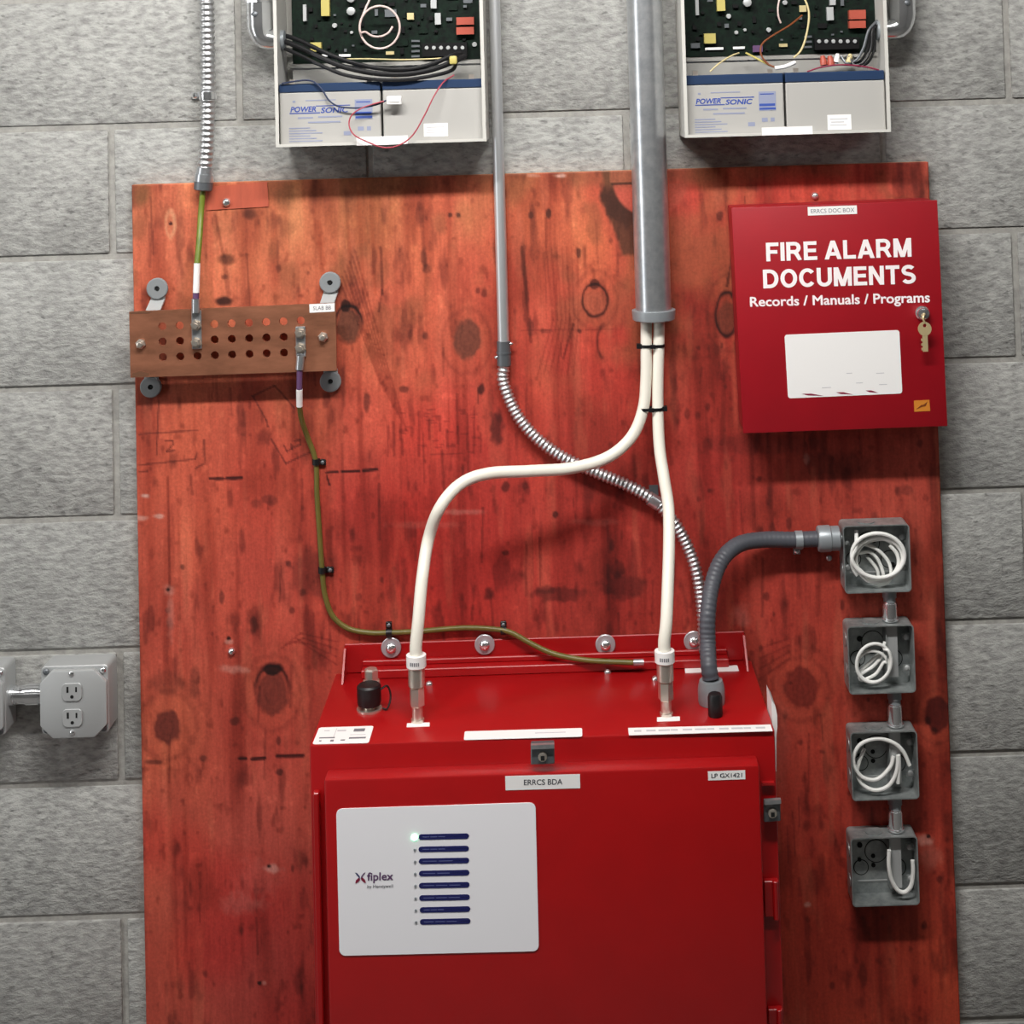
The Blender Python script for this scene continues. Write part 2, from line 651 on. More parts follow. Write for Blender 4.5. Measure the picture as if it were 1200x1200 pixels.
def block_capitals(name, text, c4, n, off, m, parent):
    pen, glyphs = 0.0, []
    for ch in text:
        if ch == ' ':
            pen += 0.27
            continue
        w, ss = CAPS[ch]
        glyphs.append((pen, ss))
        pen += w + 0.085
    W = pen - 0.085
    n = Vector(n)
    mb = MB()
    lay = 0
    for x0, ss in glyphs:
        for pl in ss:
            L_, R_ = [], []
            for i, (x, y) in enumerate(pl):
                a = pl[max(i - 1, 0)]
                b = pl[min(i + 1, len(pl) - 1)]
                if pl[0] == pl[-1] or (abs(pl[0][0] - pl[-1][0]) + abs(pl[0][1] - pl[-1][1]) < 1e-6 and len(pl) > 3):
                    a = pl[i - 1] if i else pl[-2]
                    b = pl[i + 1] if i < len(pl) - 1 else pl[1]
                dx, dy = b[0] - a[0], b[1] - a[1]
                l = math.hypot(dx, dy) or 1
                nx, ny = -dy / l * _h, dx / l * _h
                if len(pl) == 2 and abs(dx) > 0.05 and abs(dy) > 0.5:      # leaning strokes keep flat feet
                    nx, ny = -math.copysign(_h * 1.08, dy), 0
                L_.append((x + nx, min(1, max(0, y + ny))))
                R_.append((x - nx, min(1, max(0, y - ny))))
            lay += 1
            P = [lerp4(c4, (x0 + x) / W, 1 - y) + n * (off + 0.00004 * (lay % 4)) for x, y in L_ + R_]
            k = len(L_)
            mb.add(P, [(i, i + 1, k + i + 1, k + i) for i in range(k - 1)])
    return mb.build(name, m, parent)


def screw(parent, p, n, r, m, name='screw', h=None):
    h = h or r * 0.7
    mb = MB()
    mb.lathe(p, n, [(0, r), (h * 0.35, r), (h * 0.75, r * 0.75), (h, r * 0.35)], 14)
    return mb.build(name, m, parent)


def corrug(r, pitch, depth):
    return lambda s: r - depth * (0.5 - 0.5 * math.cos(2 * math.pi * s / pitch))
FRONT = Vector((0, -1, 0))

# ------------------------------------------------------------------ setting
def structure(o):
    o['kind'] = 'structure'
    return o


BH, BL, JT = 0.2032, 0.4064, 0.010
XA = -0.4579
for nm, bb in (('wall_left', (-3.3, -3.2, -4.2, 0.0, 0.0, 2.62)), ('wall_right', (3.2, 3.3, -4.2, 0.0, 0.0, 2.62)), ('wall_front', (-3.3, 3.3, -4.3, -4.2, 0.0, 2.62))):
    structure(MB().box(*bb).build(nm, M['roomw']))
floor = structure(MB().box(-3.2, 3.2, -4.2, 0.2, -0.12, 0.0).build('floor', M['floor']))
ceiling = structure(MB().box(-3.2, 3.2, -4.2, 0.2, 2.62, 2.72).build('ceiling', M['ceil']))
wall = structure(MB().box(-3.2, 3.2, 0.0045, 0.2, 0.0, 2.62).build('wall_back', M['mortar']))


def block_mesh(w):
    o = MB().box(-w / 2, w / 2, 0, 0.03, 0, BH - JT).build('block', M['block'], None, bevel=0.0028, seg=2)
    me = o.data
    me.transform(Matrix.Translation((0, 0, 0)))
    loc = o.location.copy()
    bpy.data.objects.remove(o)
    return me, loc


bm_full, bloc = block_mesh(BL - JT)
for i in range(0, 12):
    off = XA if i % 2 == 0 else XA + BL / 2
    k = -4
    while True:
        xc = off + k * BL + BL / 2
        k += 1
        if xc < -1.75:
            continue
        if xc > 1.80:
            break
        o = bpy.data.objects.new('block', bm_full)
        COL.objects.link(o)
        o.parent = wall
        o.location = Vector((xc, bloc.y + RND.uniform(0.0, 0.0016), i * BH + 0.0001)) - Vector(wall.location)
# outside the part the photograph shows the wall goes on as plain block colour
for x0, x1, z0, z1 in ((-3.2, -2.02, 0, 2.62), (2.06, 3.2, 0, 2.62), (-2.02, 2.06, 12 * BH, 2.62)):
    o = MB().box(x0, x1, 0.0, 0.0044, z0, z1).build('plain_facing', M['block'], wall)


# ------------------------------------------------------------------ plywood sheet
def noise2(W, H, gx, gy, seed, octaves=1):
    rs = np.random.RandomState(seed)
    out = np.zeros((H, W))
    amp, tot = 1.0, 0.0
    for _ in range(octaves):
        g = rs.rand(int(gy) + 2, int(gx) + 2)
        x = np.linspace(0, gx - 1e-6, W)
        y = np.linspace(0, gy - 1e-6, H)
        xi, yi = x.astype(int), y.astype(int)
        fx, fy = x - xi, y - yi
        fx, fy = fx * fx * (3 - 2 * fx), fy * fy * (3 - 2 * fy)
        a = g[np.ix_(yi, xi)] * (1 - fx) + g[np.ix_(yi, xi + 1)] * fx
        b = g[np.ix_(yi + 1, xi)] * (1 - fx) + g[np.ix_(yi + 1, xi + 1)] * fx
        out += amp * (a * (1 - fy)[:, None] + b * fy[:, None])
        tot += amp
        amp *= 0.5
        gx, gy = gx * 2, gy * 2
    return out / tot


PX0, PX1 = -0.6243, 0.6243
PZ1 = T(600, 204, PLY).z
PZ0 = 0.06


def make_plywood():
    W, H = 590, 700
    X = np.linspace(PX0, PX1, W)
    Z = np.linspace(PZ1, PZ0, H)
    gx, gz = np.meshgrid(X, Z)
    # slightly ragged sheet edges
    P = np.stack([gx.ravel(), np.full(gx.size, PLY), gz.ravel()], 1)
    u, v = project(P)
    u, v = u.reshape(H, W), v.reshape(H, W)
    # broad stain colours, as control points in the sheet (u, v, r, g, b)
    C = np.array([
        (165, 215, 205, 112, 80), (240, 260, 214, 118, 84), (330, 270, 210, 128, 86), (440, 260, 216, 132, 88), (540, 270, 216, 112, 80),
        (640, 250, 214, 112, 76), (690, 310, 214, 112, 76), (800, 240, 204, 78, 64), (850, 220, 200, 74, 60), (960, 215, 198, 76, 60), (1060, 220, 206, 100, 78),
        (200, 320, 216, 116, 84), (300, 330, 216, 120, 86), (460, 380, 214, 106, 78), (620, 380, 212, 92, 70), (820, 330, 186, 60, 50),
        (200, 480, 206, 98, 72), (340, 480, 196, 98, 70), (430, 480, 208, 88, 70), (520, 500, 206, 78, 64), (640, 470, 200, 72, 58), (720, 470, 190, 62, 50), (820, 470, 184, 64, 52),
        (200, 600, 210, 98, 74), (290, 590, 200, 78, 60), (420, 610, 196, 66, 56), (560, 610, 190, 66, 56), (680, 610, 186, 62, 52), (830, 570, 188, 60, 52), (960, 560, 178, 66, 52), (1080, 560, 186, 76, 60),
        (190, 720, 208, 92, 72), (300, 720, 200, 82, 66), (420, 700, 202, 82, 64), (560, 700, 190, 62, 54), (720, 720, 184, 66, 56), (900, 680, 190, 70, 56), (1085, 700, 190, 78, 60),
        (200, 850, 204, 96, 72), (320, 850, 194, 76, 62), (920, 800, 180, 60, 48), (1090, 850, 202, 80, 60), (200, 960, 202, 92, 72), (310, 980, 196, 88, 74),
        (950, 930, 184, 62, 48), (1090, 960, 200, 74, 56), (190, 1120, 192, 84, 66), (310, 1120, 184, 72, 64), (950, 1080, 190, 64, 46), (1090, 1110, 196, 74, 50), (640, 1100, 180, 62, 50), (640, 1300, 160, 56, 42)], float)
    num = np.zeros((H, W, 3))
    den = np.zeros((H, W))
    wn = (noise2(W, H, 7, 5, 3, 3) - 0.5) * 90
    wn2 = (noise2(W, H, 7, 5, 4, 3) - 0.5) * 120
    for cu, cv, r, g, b in C:
        w = 1.0 / (((u + wn - cu) ** 2 + ((v + wn2 - cv) * 0.8) ** 2) + 900) ** 1.6
        num += w[..., None] * np.array([r, g, b])
        den += w
    col = num / den[..., None]

    def mul(mask, f):
        nonlocal col
        f = np.array(f, float)
        col = col * (1 - mask[..., None] * (1 - f))

    def put(mask, rgb):
        nonlocal col
        col = col * (1 - mask[..., None]) + mask[..., None] * np.array(rgb, float)

    def sstep(a, b, x):
        t = np.clip((x - a) / (b - a), 0, 1)
        return t * t * (3 - 2 * t)
    # grain: streaks along the sheet, then blotches
    g1 = noise2(W, H, 90, 4, 11, 3)
    g2 = noise2(W, H, 34, 5, 12, 3)
    mul(sstep(0.55, 0.85, g1), (0.84, 0.76, 0.74))
    mul(sstep(0.52, 0.80, g2), (0.84, 0.74, 0.72))
    mul(sstep(0.58, 0.80, 1 - g2), (1.06, 1.16, 1.16))
    b1 = noise2(W, H, 14, 11, 13, 4)
    mul(sstep(0.55, 0.75, b1), (0.84, 0.80, 0.76))
    mul(sstep(0.56, 0.76, 1 - b1), (1.06, 1.10, 1.08))
    b2 = noise2(W, H, 55, 26, 14, 3)
    mul(sstep(0.72, 0.88, b2), (0.74, 0.68, 0.68))
    b3 = noise2(W, H, 120, 90, 15, 2)
    mul(sstep(0.70, 0.9, b3), (0.82, 0.76, 0.74))
    mul(sstep(0.70, 0.9, 1 - b3), (1.08, 1.14, 1.14))
    # weathered tan-brown mottling in the upper part, sooty flecks along the top
    tn = noise2(W, H, 11, 9, 51, 4)
    put(0.55 * sstep(0.52, 0.68, tn) * sstep(500, 380, v), (178, 116, 74))
    tn2 = noise2(W, H, 26, 20, 52, 3)
    put(0.42 * sstep(0.60, 0.76, tn2) * sstep(520, 330, v), (138, 84, 54))
    tn3 = noise2(W, H, 70, 24, 53, 3)
    mul(0.8 * sstep(0.62, 0.80, tn3), (0.72, 0.66, 0.66))
    tn4 = noise2(W, H, 60, 12, 54, 3)
    put(0.30 * sstep(0.60, 0.78, tn4), (214, 122, 92))
    # redder washes of stain
    rd = noise2(W, H, 5, 4, 16, 3)
    mul(sstep(0.55, 0.72, rd) * sstep(430, 560, v), (1.0, 0.78, 0.80))
    # fine fuzzy edge for the marks below
    jt = (noise2(W, H, 150, 150, 21, 2) - 0.5)

    def ell(cx, cy, rx, ry, soft=0.18, wob=0.35):
        d = np.sqrt(((u - cx) / rx) ** 2 + ((v - cy) / ry) ** 2) + jt * wob
        return 1 - sstep(1 - soft, 1 + soft, d), d

    def ring(cx, cy, rx, ry, w, top=False):
        d = np.sqrt(((u - cx) / rx) ** 2 + ((v - cy) / ry) ** 2) + jt * 0.15
        m = np.exp(-((d - 1) / w) ** 2)
        if top:
            m = m * (0.25 + 0.75 * sstep(0.3, -0.7, (v - cy) / ry))
        return m

    def line(x0, y0, x1, y1, w, rgbmul, a=0.85):
        dx, dy = x1 - x0, y1 - y0
        L2 = dx * dx + dy * dy + 1e-9
        t = np.clip(((u - x0) * dx + (v - y0) * dy) / L2, 0, 1)
        d = np.hypot(u - x0 - t * dx, v - y0 - t * dy) + jt * 0.9
        mul(a * (1 - sstep(w * 0.5, w * 1.3, d)), rgbmul)
    DK = (0.34, 0.24, 0.26)
    BRN = (0.52, 0.50, 0.56)
    # halos that the grain makes around the knots
    for cx, cy, rx, ry in ((547, 400, 29, 38), (196, 850, 34, 40), (319, 812, 34, 44), (697, 352, 26, 34), (1098, 840, 24, 32), (938, 808, 34, 38), (852, 368, 24, 44)):
        m_, d_ = ell(cx, cy, rx * 1.25, ry * 1.25, 0.5)
        put(0.22 * m_, (206, 112, 76))
        mul(0.3 * ring(cx, cy, rx, ry, 0.09), (0.62, 0.52, 0.52))
        mul(0.15 * ring(cx + 2, cy + 3, rx * 1.35, ry * 1.35, 0.07), (0.66, 0.56, 0.56))
    for cx, cy, rx, ry, rgb, a in ((547, 398, 16, 23, (122, 70, 54), 0.85), (196, 852, 15, 19, (118, 52, 42), 0.9), (319, 811, 18, 26, (120, 52, 42), 0.75),
                                   (408, 381, 14, 19, (120, 74, 56), 0.9), (1098, 837, 14, 20, (96, 28, 22), 0.9), (938, 806, 20, 24, (120, 38, 30), 0.7),
                                   (852, 372, 11, 19, (124, 62, 44), 0.85), (697, 356, 13, 15, (206, 108, 80), 0.5)):
        m_, d_ = ell(cx, cy, rx, ry)
        put(a * m_, rgb)
        mul(0.35 * m_ * (0.5 + 0.5 * np.sin(d_ * 16)), (0.8, 0.75, 0.75))
    mul(0.9 * ring(319, 808, 20, 29, 0.10, True), DK)
    mul(0.95 * ring(408, 380, 16, 22, 0.10, True), (0.2, 0.16, 0.18))
    mul(0.95 * ring(697, 352, 15, 19, 0.09), (0.36, 0.28, 0.28))
    mul(0.95 * ring(852, 368, 13, 25, 0.10), (0.26, 0.2, 0.22))
    m_, _ = ell(319, 785, 11, 6)
    mul(0.9 * m_, (0.25, 0.2, 0.2))
    m_, _ = ell(697, 333, 6, 6)
    mul(0.8 * m_, (0.4, 0.34, 0.34))
    mul(0.8 * ring(709, 400, 9, 20, 0.16) * sstep(2, -6, u - 709), (0.5, 0.42, 0.42))
    m_, _ = ell(405, 358, 6, 7)
    mul(0.9 * m_, (0.3, 0.24, 0.24))
    # dark void with a torn edge beside the thick conduit, and the round patch in it
    nz = (noise2(W, H, 70, 70, 31, 3) - 0.5) * 12
    left = 703 + np.clip((v - 225) * 0.36, 0, 40) + nz
    reg = sstep(-3, 3, u - left) * (1 - sstep(-4, 4, v - 300 - nz)) * (1 - sstep(-3, 3, u - 756))
    put(0.88 * reg, (92, 56, 38))
    mul(0.6 * reg * sstep(0.5, 0.7, b2), (0.55, 0.5, 0.5))
    pat = (1 - sstep(0.94, 1.04, np.hypot((u - 762) / 44, (v - 212) / 42))) * sstep(214, 216, v)
    put(pat, (206, 96, 76))
    put((1 - sstep(-1, 1, v - 214)) * sstep(-2, 0, u - 716) * (1 - sstep(0, 2, u - 760)), (196, 104, 78))
    line(717, 216, 750, 215, 1.6, (0.3, 0.22, 0.22))
    # top-left corner rot and edge stains
    m_, _ = ell(166, 228, 9, 13, 0.5)
    put(0.6 * m_, (120, 84, 50))
    m_, _ = ell(335, 228, 12, 16, 0.5)
    put(0.55 * m_, (120, 78, 48))
    topb = (1 - sstep(0, 16, v - (219 - 0.0265 * (u - 158)) - 10 * b1)) * sstep(0.42, 0.6, noise2(W, H, 12, 2, 33, 2))
    put(0.45 * topb, (128, 86, 54))
    m_, _ = ell(293, 251, 8, 6, 0.5)
    mul(0.7 * m_, (0.45, 0.4, 0.4))
    m_, _ = ell(266, 304, 9, 6, 0.5)
    mul(0.7 * m_, (0.4, 0.36, 0.34))
    m_, _ = ell(262, 353, 10, 5, 0.4)
    mul(0.9 * m_, (0.25, 0.2, 0.2))
    for y in range(0, 4):
        line(372 + y * 2, 262 + y * 24, 376 + y * 3, 284 + y * 24, 5 - y, (0.84, 0.7, 0.64), 0.5)
    line(252, 252, 262, 300, 2, (0.7, 0.62, 0.6), 0.6)
    line(262, 300, 268, 345, 3, (0.7, 0.62, 0.6), 0.6)
    line(446, 290, 448, 345, 1.8, (0.6, 0.5, 0.5), 0.7)
    line(448, 340, 444, 365, 1.6, (0.6, 0.5, 0.5), 0.6)
    for x in (406, 420, 434):
        line(x, 225, x + 6, 345, 2.2, (0.86, 0.76, 0.7), 0.5)
    # small pale plugged spot
    m_, _ = ell(200, 263, 7, 17, 0.2)
    put(0.85 * m_, (232, 170, 128))
    m_, _ = ell(199, 263, 4, 13, 0.3)
    put(0.7 * m_, (206, 108, 76))
    m_, _ = ell(200, 262, 2.2, 2.4, 0.3)
    mul(m_, DK)
    # dashes
    for x0, y0, x1, y1, w in ((246, 561, 262, 561, 1.8), (266, 560.5, 283, 560, 2.3), (383, 554, 396, 553, 1.6), (401, 552.5, 421, 552, 1.9), (426, 551.5, 441, 550, 2.3),
                              (281, 889, 288, 889, 2.4), (295, 889.5, 310, 888.5, 2.2), (325, 886, 355, 885.5, 2.3), (383, 558, 386, 568, 1.3)):
        line(x0, y0, x1, y1, w, DK, 0.95)
    # ink stamps: two framed marks and a smudged grade stamp
    ST = (0.5, 0.42, 0.44)
    for a in ((163, 509, 232, 504), (163, 545, 229, 538), (229, 538, 231, 531), (186, 470, 184, 520), (184, 520, 184, 533), (239, 515, 240, 540), (240, 543, 229, 549),
              (163, 553, 173, 552), (296, 464, 312, 492), (318, 515, 335, 543), (335, 543, 368, 528), (296, 464, 322, 452), (322, 452, 345, 478), (312, 492, 314, 500)):
        line(*a, 1.2, ST, 0.6)
    # glyphs "25" along the two frames
    def glyph(pts, w=1.2):
        for (x0, y0), (x1, y1) in zip(pts, pts[1:]):
            line(x0, y0, x1, y1, w, ST, 0.62)
    glyph([(194, 517), (202, 516), (203, 521), (195, 529), (204, 528)])
    glyph([(333, 522), (336, 529), (342, 526), (341, 520)])
    glyph([(345, 517), (352, 515), (352, 521), (345, 524)])
    rs = np.random.RandomState(5)
    for x, y0, y1 in ((455, 500, 534), (461, 495, 534), (470, 497, 515), (471, 515, 532), (491, 482, 534), (503, 492, 515), (515, 488, 505), (524, 504, 524), (536, 500, 508), (548, 486, 526), (556, 478, 530), (563, 508, 530)):
        line(x, y0, x + rs.uniform(-1, 1), y1, 1.6, (0.62, 0.52, 0.54), 0.5)
    for _ in range(26):
        x, y = rs.uniform(468, 556), rs.uniform(480, 532)
        line(x, y, x + rs.uniform(3, 9), y + rs.uniform(-1, 1), 1.2, (0.64, 0.55, 0.56), 0.45)
    line(505, 533, 542, 531, 1.2, (0.64, 0.55, 0.56), 0.45)
    # brown blotches
    for cx, cy, rx, ry, a in ((582, 499, 8, 20, 0.75), (590, 615 - 30, 0.1, 0.1, 0), (655, 697, 30, 8, 0.5), (640, 691, 10, 5, 0.4), (730, 686, 27, 15, 0.5), (723, 668, 9, 9, 0.4),
                              (573, 697, 6, 7, 0.7), (592, 571, 5, 6, 0.7), (615, 570, 4, 6, 0.5), (651, 603, 3, 4, 0.8), (717, 640, 3, 7, 0.6), (592, 648, 4, 3, 0.7),
                              (564, 456, 4, 6, 0.9), (473, 456, 5, 4, 0.6), (498, 393, 4, 5, 0.6), (527, 252, 3, 3, 0.8), (537, 252, 3, 3, 0.8), (497, 304, 4, 12, 0.5), (500, 315, 5, 5, 0.4),
                              (622, 252, 3, 4, 0.6), (643, 250, 3, 5, 0.9), (678, 297, 3, 6, 0.8), (679, 388, 3, 3, 0.7), (621, 384, 4, 10, 0.5), (640, 388, 8, 2.5, 0.4), (613, 300, 3, 20, 0.4), (616, 350, 3, 30, 0.4),
                              (430, 470, 4, 12, 0.6), (844, 253, 4, 5, 0.6), (260, 700, 3, 7, 0.5), (297, 732, 4, 10, 0.5), (275, 845, 5, 5, 0.6), (327, 905, 4, 4, 0.7), (326, 868, 3, 7, 0.6),
                              (365, 672, 24, 28, 0.35), (338, 660, 4, 4, 0.7), (180, 893, 10, 3, 0.6), (238, 889, 4, 4, 0.6), (214, 665, 3, 3, 0.6), (228, 800, 6, 18, 0.35), (197, 800, 20, 14, 0.25),
                              (316, 586, 8, 6, 0.4), (300, 590, 6, 5, 0.3), (420, 700, 5, 5, 0.3), (890, 520, 60, 12, 0.25), (980, 545, 40, 14, 0.3), (905, 620, 4, 10, 0.4), (925, 615, 3, 8, 0.5), (1060, 575, 12, 6, 0.3)):
        m_, _ = ell(cx, cy, rx, ry, 0.3, 0.7)
        mul(a * m_, (0.42, 0.40, 0.42))
    line(612, 290, 622, 400, 2.0, (0.62, 0.52, 0.5), 0.6)
    line(640, 255, 640, 290, 1.4, (0.7, 0.6, 0.58), 0.6)
    line(672, 380, 660, 420, 1.5, (0.62, 0.52, 0.5), 0.7)
    line(610, 387, 720, 386, 1.0, (0.8, 0.7, 0.7), 0.6)
    line(852, 335, 858, 300, 1.6, (0.45, 0.36, 0.36), 0.7)
    line(860, 250, 866, 330, 2.0, (0.5, 0.4, 0.4), 0.6)
    line(197, 560, 199, 690, 1.6, (0.72, 0.62, 0.6), 0.7)
    for x0, y0, x1, y1 in ((878, 480, 884, 620), (900, 500, 905, 640), (935, 640, 936, 700), (960, 640, 958, 720), (850, 420, 846, 520), (862, 400, 868, 500)):
        line(x0, y0, x1, y1, 3.0, (0.7, 0.62, 0.6), 0.45)
    # crescent grain lines beside the cabinet
    for k in range(4):
        line(330 + 6 * k, 760 - 4 * k, 352 + 4 * k, 742 + 6 * k, 1.2, (0.76, 0.62, 0.62), 0.6)
        line(352 + 4 * k, 742 + 6 * k, 395, 752 + 9 * k, 1.2, (0.76, 0.62, 0.62), 0.6)
        line(890, 760 + 12 * k, 925, 748 + 8 * k, 1.4, (0.72, 0.6, 0.6), 0.5)
    # torn grain: long dark slivers that follow the sheet
    rs2 = np.random.RandomState(9)
    for _ in range(150):
        x, y = rs2.uniform(165, 1110), rs2.uniform(215, 1180)
        l = rs2.uniform(14, 70)
        line(x, y, x + rs2.uniform(-3, 3) + l * 0.02, y + l, rs2.uniform(0.9, 2.0), (0.62, 0.54, 0.54), rs2.uniform(0.25, 0.6))
    for _ in range(90):
        x, y = rs2.uniform(165, 1110), rs2.uniform(215, 1180)
        m_, _d = ell(x, y, rs2.uniform(1.5, 3.5), rs2.uniform(2, 6), 0.4, 0.8)
        mul(rs2.uniform(0.3, 0.7) * m_, (0.5, 0.42, 0.42))
    # open grain sweeping off the knot beside the copper bar
    for k in range(7):
        line(398 + 3 * k, 330 - 6 * k, 420 + 5 * k, 380 + 6 * k, 1.3, (0.7, 0.58, 0.56), 0.5)
        line(420 + 5 * k, 380 + 6 * k, 446 + 5 * k, 450 + 9 * k, 1.3, (0.7, 0.58, 0.56), 0.5)
        line(640 + 6 * k, 290, 648 + 5 * k, 375, 1.2, (0.74, 0.62, 0.6), 0.4)
        line(648 + 5 * k, 375, 630 + 7 * k, 440, 1.2, (0.72, 0.6, 0.58), 0.4)
    # scuffs and plaster smears
    for cx, cy, rx, ry, a in ((170, 581, 5, 2.5, 0.8), (166, 607, 6, 3, 0.6), (187, 605, 6, 2.5, 0.7), (198, 692, 6, 7, 0.35), (200, 720, 4, 26, 0.3), (275, 784, 16, 5, 0.4), (268, 752, 5, 3, 0.5),
                              (540, 600, 28, 3, 0.3), (500, 615, 40, 4, 0.14), (318, 1018, 10, 5, 0.55), (285, 1060, 22, 12, 0.2), (300, 1030, 26, 20, 0.12), (1083, 984, 9, 6, 0.5), (1090, 1005, 12, 16, 0.22),
                              (947, 1060, 4, 3, 0.6), (915, 870, 10, 60, 0.10), (945, 538, 3, 6, 0.35), (870, 722, 10, 12, 0.25), (656, 206, 6, 2, 0.8), (310, 1152, 3, 3, 0.5), (700, 612, 26, 4, 0.16), (625, 206, 8, 1.5, 0.4)):
        m_, _ = ell(cx, cy, rx, ry, 0.5, 0.9)
        put(a * m_, (232, 196, 184))
    for cx, cy in ((197, 691), (268, 748), (315, 1015), (304, 1152), (1088, 980), (1108, 650)):
        m_, _ = ell(cx, cy, 2.4, 2.4, 0.3)
        mul(0.9 * m_, (0.2, 0.15, 0.15))
    # weathered right edge
    right = sstep(-10, 0, u - (1083 + (v - 193) * 0.0417) + 6 * b1)
    mul(0.5 * right * sstep(0.4, 0.6, noise2(W, H, 3, 30, 41, 2)), (0.62, 0.56, 0.5))
    col = np.clip(col * np.array([0.89, 0.84, 0.83]), 4, 250) / 255.0
    linc = np.where(col <= 0.04045, col / 12.92, ((col + 0.055) / 1.055) ** 2.4)
    # ---- sheet mesh: relief grid on the front, plain edges and back
    y = np.full((H, W), PLY)
    ctr = Vector(((PX0 + PX1) / 2, PLY / 2, PZ0))
    front = np.stack([gx - ctr.x, y - ctr.y, gz - ctr.z], -1).reshape(-1, 3)
    idx = np.arange(W * H).reshape(H, W)
    q = np.stack([idx[:-1, :-1], idx[1:, :-1], idx[1:, 1:], idx[:-1, 1:]], -1).reshape(-1, 4)
    loop = np.concatenate([idx[0, :], idx[1:, -1], idx[-1, -2::-1], idx[-2:0:-1, 0]])
    nb = len(loop)
    back = front[loop].copy()
    back[:, 1] = -0.0005 - ctr.y
    bi = W * H + np.arange(nb)
    nx = np.roll(np.arange(nb), -1)
    side = np.stack([loop, loop[nx], bi[nx], bi], -1)
    verts = np.concatenate([front, back])
    faces = np.concatenate([q, side])
    me = bpy.data.meshes.new('plywood_sheet')
    me.vertices.add(len(verts))
    me.vertices.foreach_set('co', verts.ravel())
    me.loops.add(faces.size)
    me.loops.foreach_set('vertex_index', faces.ravel().astype(np.int32))
    me.polygons.add(len(faces))
    me.polygons.foreach_set('loop_start', np.arange(0, faces.size, 4, dtype=np.int32))
    me.polygons.foreach_set('loop_total', np.full(len(faces), 4, dtype=np.int32))
    me.update(calc_edges=True)
    at = me.attributes.new('stain', 'FLOAT_COLOR', 'POINT')
    cc = linc.reshape(-1, 3)
    bc = np.tile(np.array(lin((206, 150, 112))[:3]), (nb, 1))
    rgba = np.ones((len(verts), 4))
    rgba[:, :3] = np.concatenate([cc, bc])
    at.data.foreach_set('color', rgba.ravel().astype(np.float32))
    me.materials.append(M['ply'])
    me.validate()
    o = bpy.data.objects.new('plywood_sheet', me)
    COL.objects.link(o)
    o.location = ctr
    ORIGIN[o.name] = ctr
    return tag(o, 'large red-stained plywood backboard with knots fixed to the block wall', 'plywood')


ply = make_plywood()
# plugged patch let into the top edge, and the screws that hold the sheet
mb = MB()
mb.slab([T(243, 219, PLY - 0.0016), T(313, 213, PLY - 0.0016), T(315, 242, PLY - 0.0016), T(242, 246.5, PLY - 0.0016)], (0, 0.0015, 0))
mb.build('patch', M['patch'], ply)
for u, v, r in ((265.5, 237, 0.0068), (955, 229.5, 0.006), (271.5, 763, 0.0055)):
    screw(ply, T(u, v, PLY - (0.0017 if u == 265.5 else 0.0001)), FRONT, r, M['chrome'], h=0.006)


# ------------------------------------------------------------------ red amplifier cabinet
CF = PLY - 0.26                      # front of the body
DF = CF - 0.034                      # front of the door
CT = (T(362.5, 872, CF).z + T(908, 857, CF).z) / 2
CX0, CX1 = T(362.5, 872, CF).x, T(908, 857, CF).x
CB = 0.10
cab = thing('amplifier_cabinet', 'large red enamelled wall cabinet with white indicator panel on its door', 'cabinet', ((CX0 + CX1) / 2, PLY, CB))
UP = Vector((0, 0, 1))
# body with a recessed front rim
mb = MB()
mb.box(CX0, CX1, CF, PLY - 0.0005, CB, CT)
body = mb.build('body', M['red'], cab, bevel=0.003)
# mounting flange with a folded foot and end gussets
FT = T(640, 746.5, PLY).z
FX0, FX1 = T(404, 752, PLY).x, T(872, 742, PLY).x
mb = MB()
mb.box(FX0, FX1, PLY - 0.0035, PLY - 0.0004, CT + 0.0002, FT)
mb.box(FX0 + 0.028, FX1 - 0.028, PLY - 0.030, PLY - 0.0036, CT + 0.0003, CT + 0.013)
mb.box(FX0 + 0.028, FX1 - 0.028, PLY - 0.012, PLY - 0.0036, CT + 0.0131, CT + 0.021)
fl = mb.build('mounting_flange', M['red'], cab, bevel=0.0012, seg=1)
for x in (FX0, FX1 - 0.003):
    mb = MB()
    mb.slab([Vector((x, PLY - 0.0036, CT + 0.0003)), Vector((x, PLY - 0.048, CT + 0.0003)), Vector((x, PLY - 0.010, FT - 0.004)), Vector((x, PLY - 0.0036, FT - 0.004))], (0.003, 0, 0))
    mb.build('gusset', M['red'], cab)
# large washers and bolts through the flange
for u, v in ((458.5, 758.5), (568, 755), (709.5, 755), (813, 751)):
    p = T(u, v, PLY - 0.0036)
    mb = MB()
    mb.lathe(p, FRONT, [(0, 0.0155), (0.0022, 0.0155), (0.003, 0.0145)], 28)
    w = mb.build('washer', M['smoke'], cab)
    mb = MB()
    mb.lathe(p + FRONT * 0.003, FRONT, [(0, 0.008), (0.003, 0.0078), (0.006, 0.005), (0.007, 0.002)], 12)
    mb.build('bolt_head', M['chrome'], w)
# door
dc = [T(379.5, 911, DF), T(890, 899.5, DF)]
DX0, DX1, DT = dc[0].x, dc[1].x, (dc[0].z + dc[1].z) / 2
door = MB().box(DX0, DX1, DF, CF - 0.0005, CB + 0.02, DT).build('door', M['red'], cab, bevel=0.004)
# narrow drip return beside the door
g0 = T(367, 925, CF)
MB().box(CX0 + 0.005, DX0 - 0.011, CF - 0.012, CF - 0.0005, CB + 0.03, g0.z).build('hinge_rail', M['red'], cab, bevel=0.0015, seg=1)
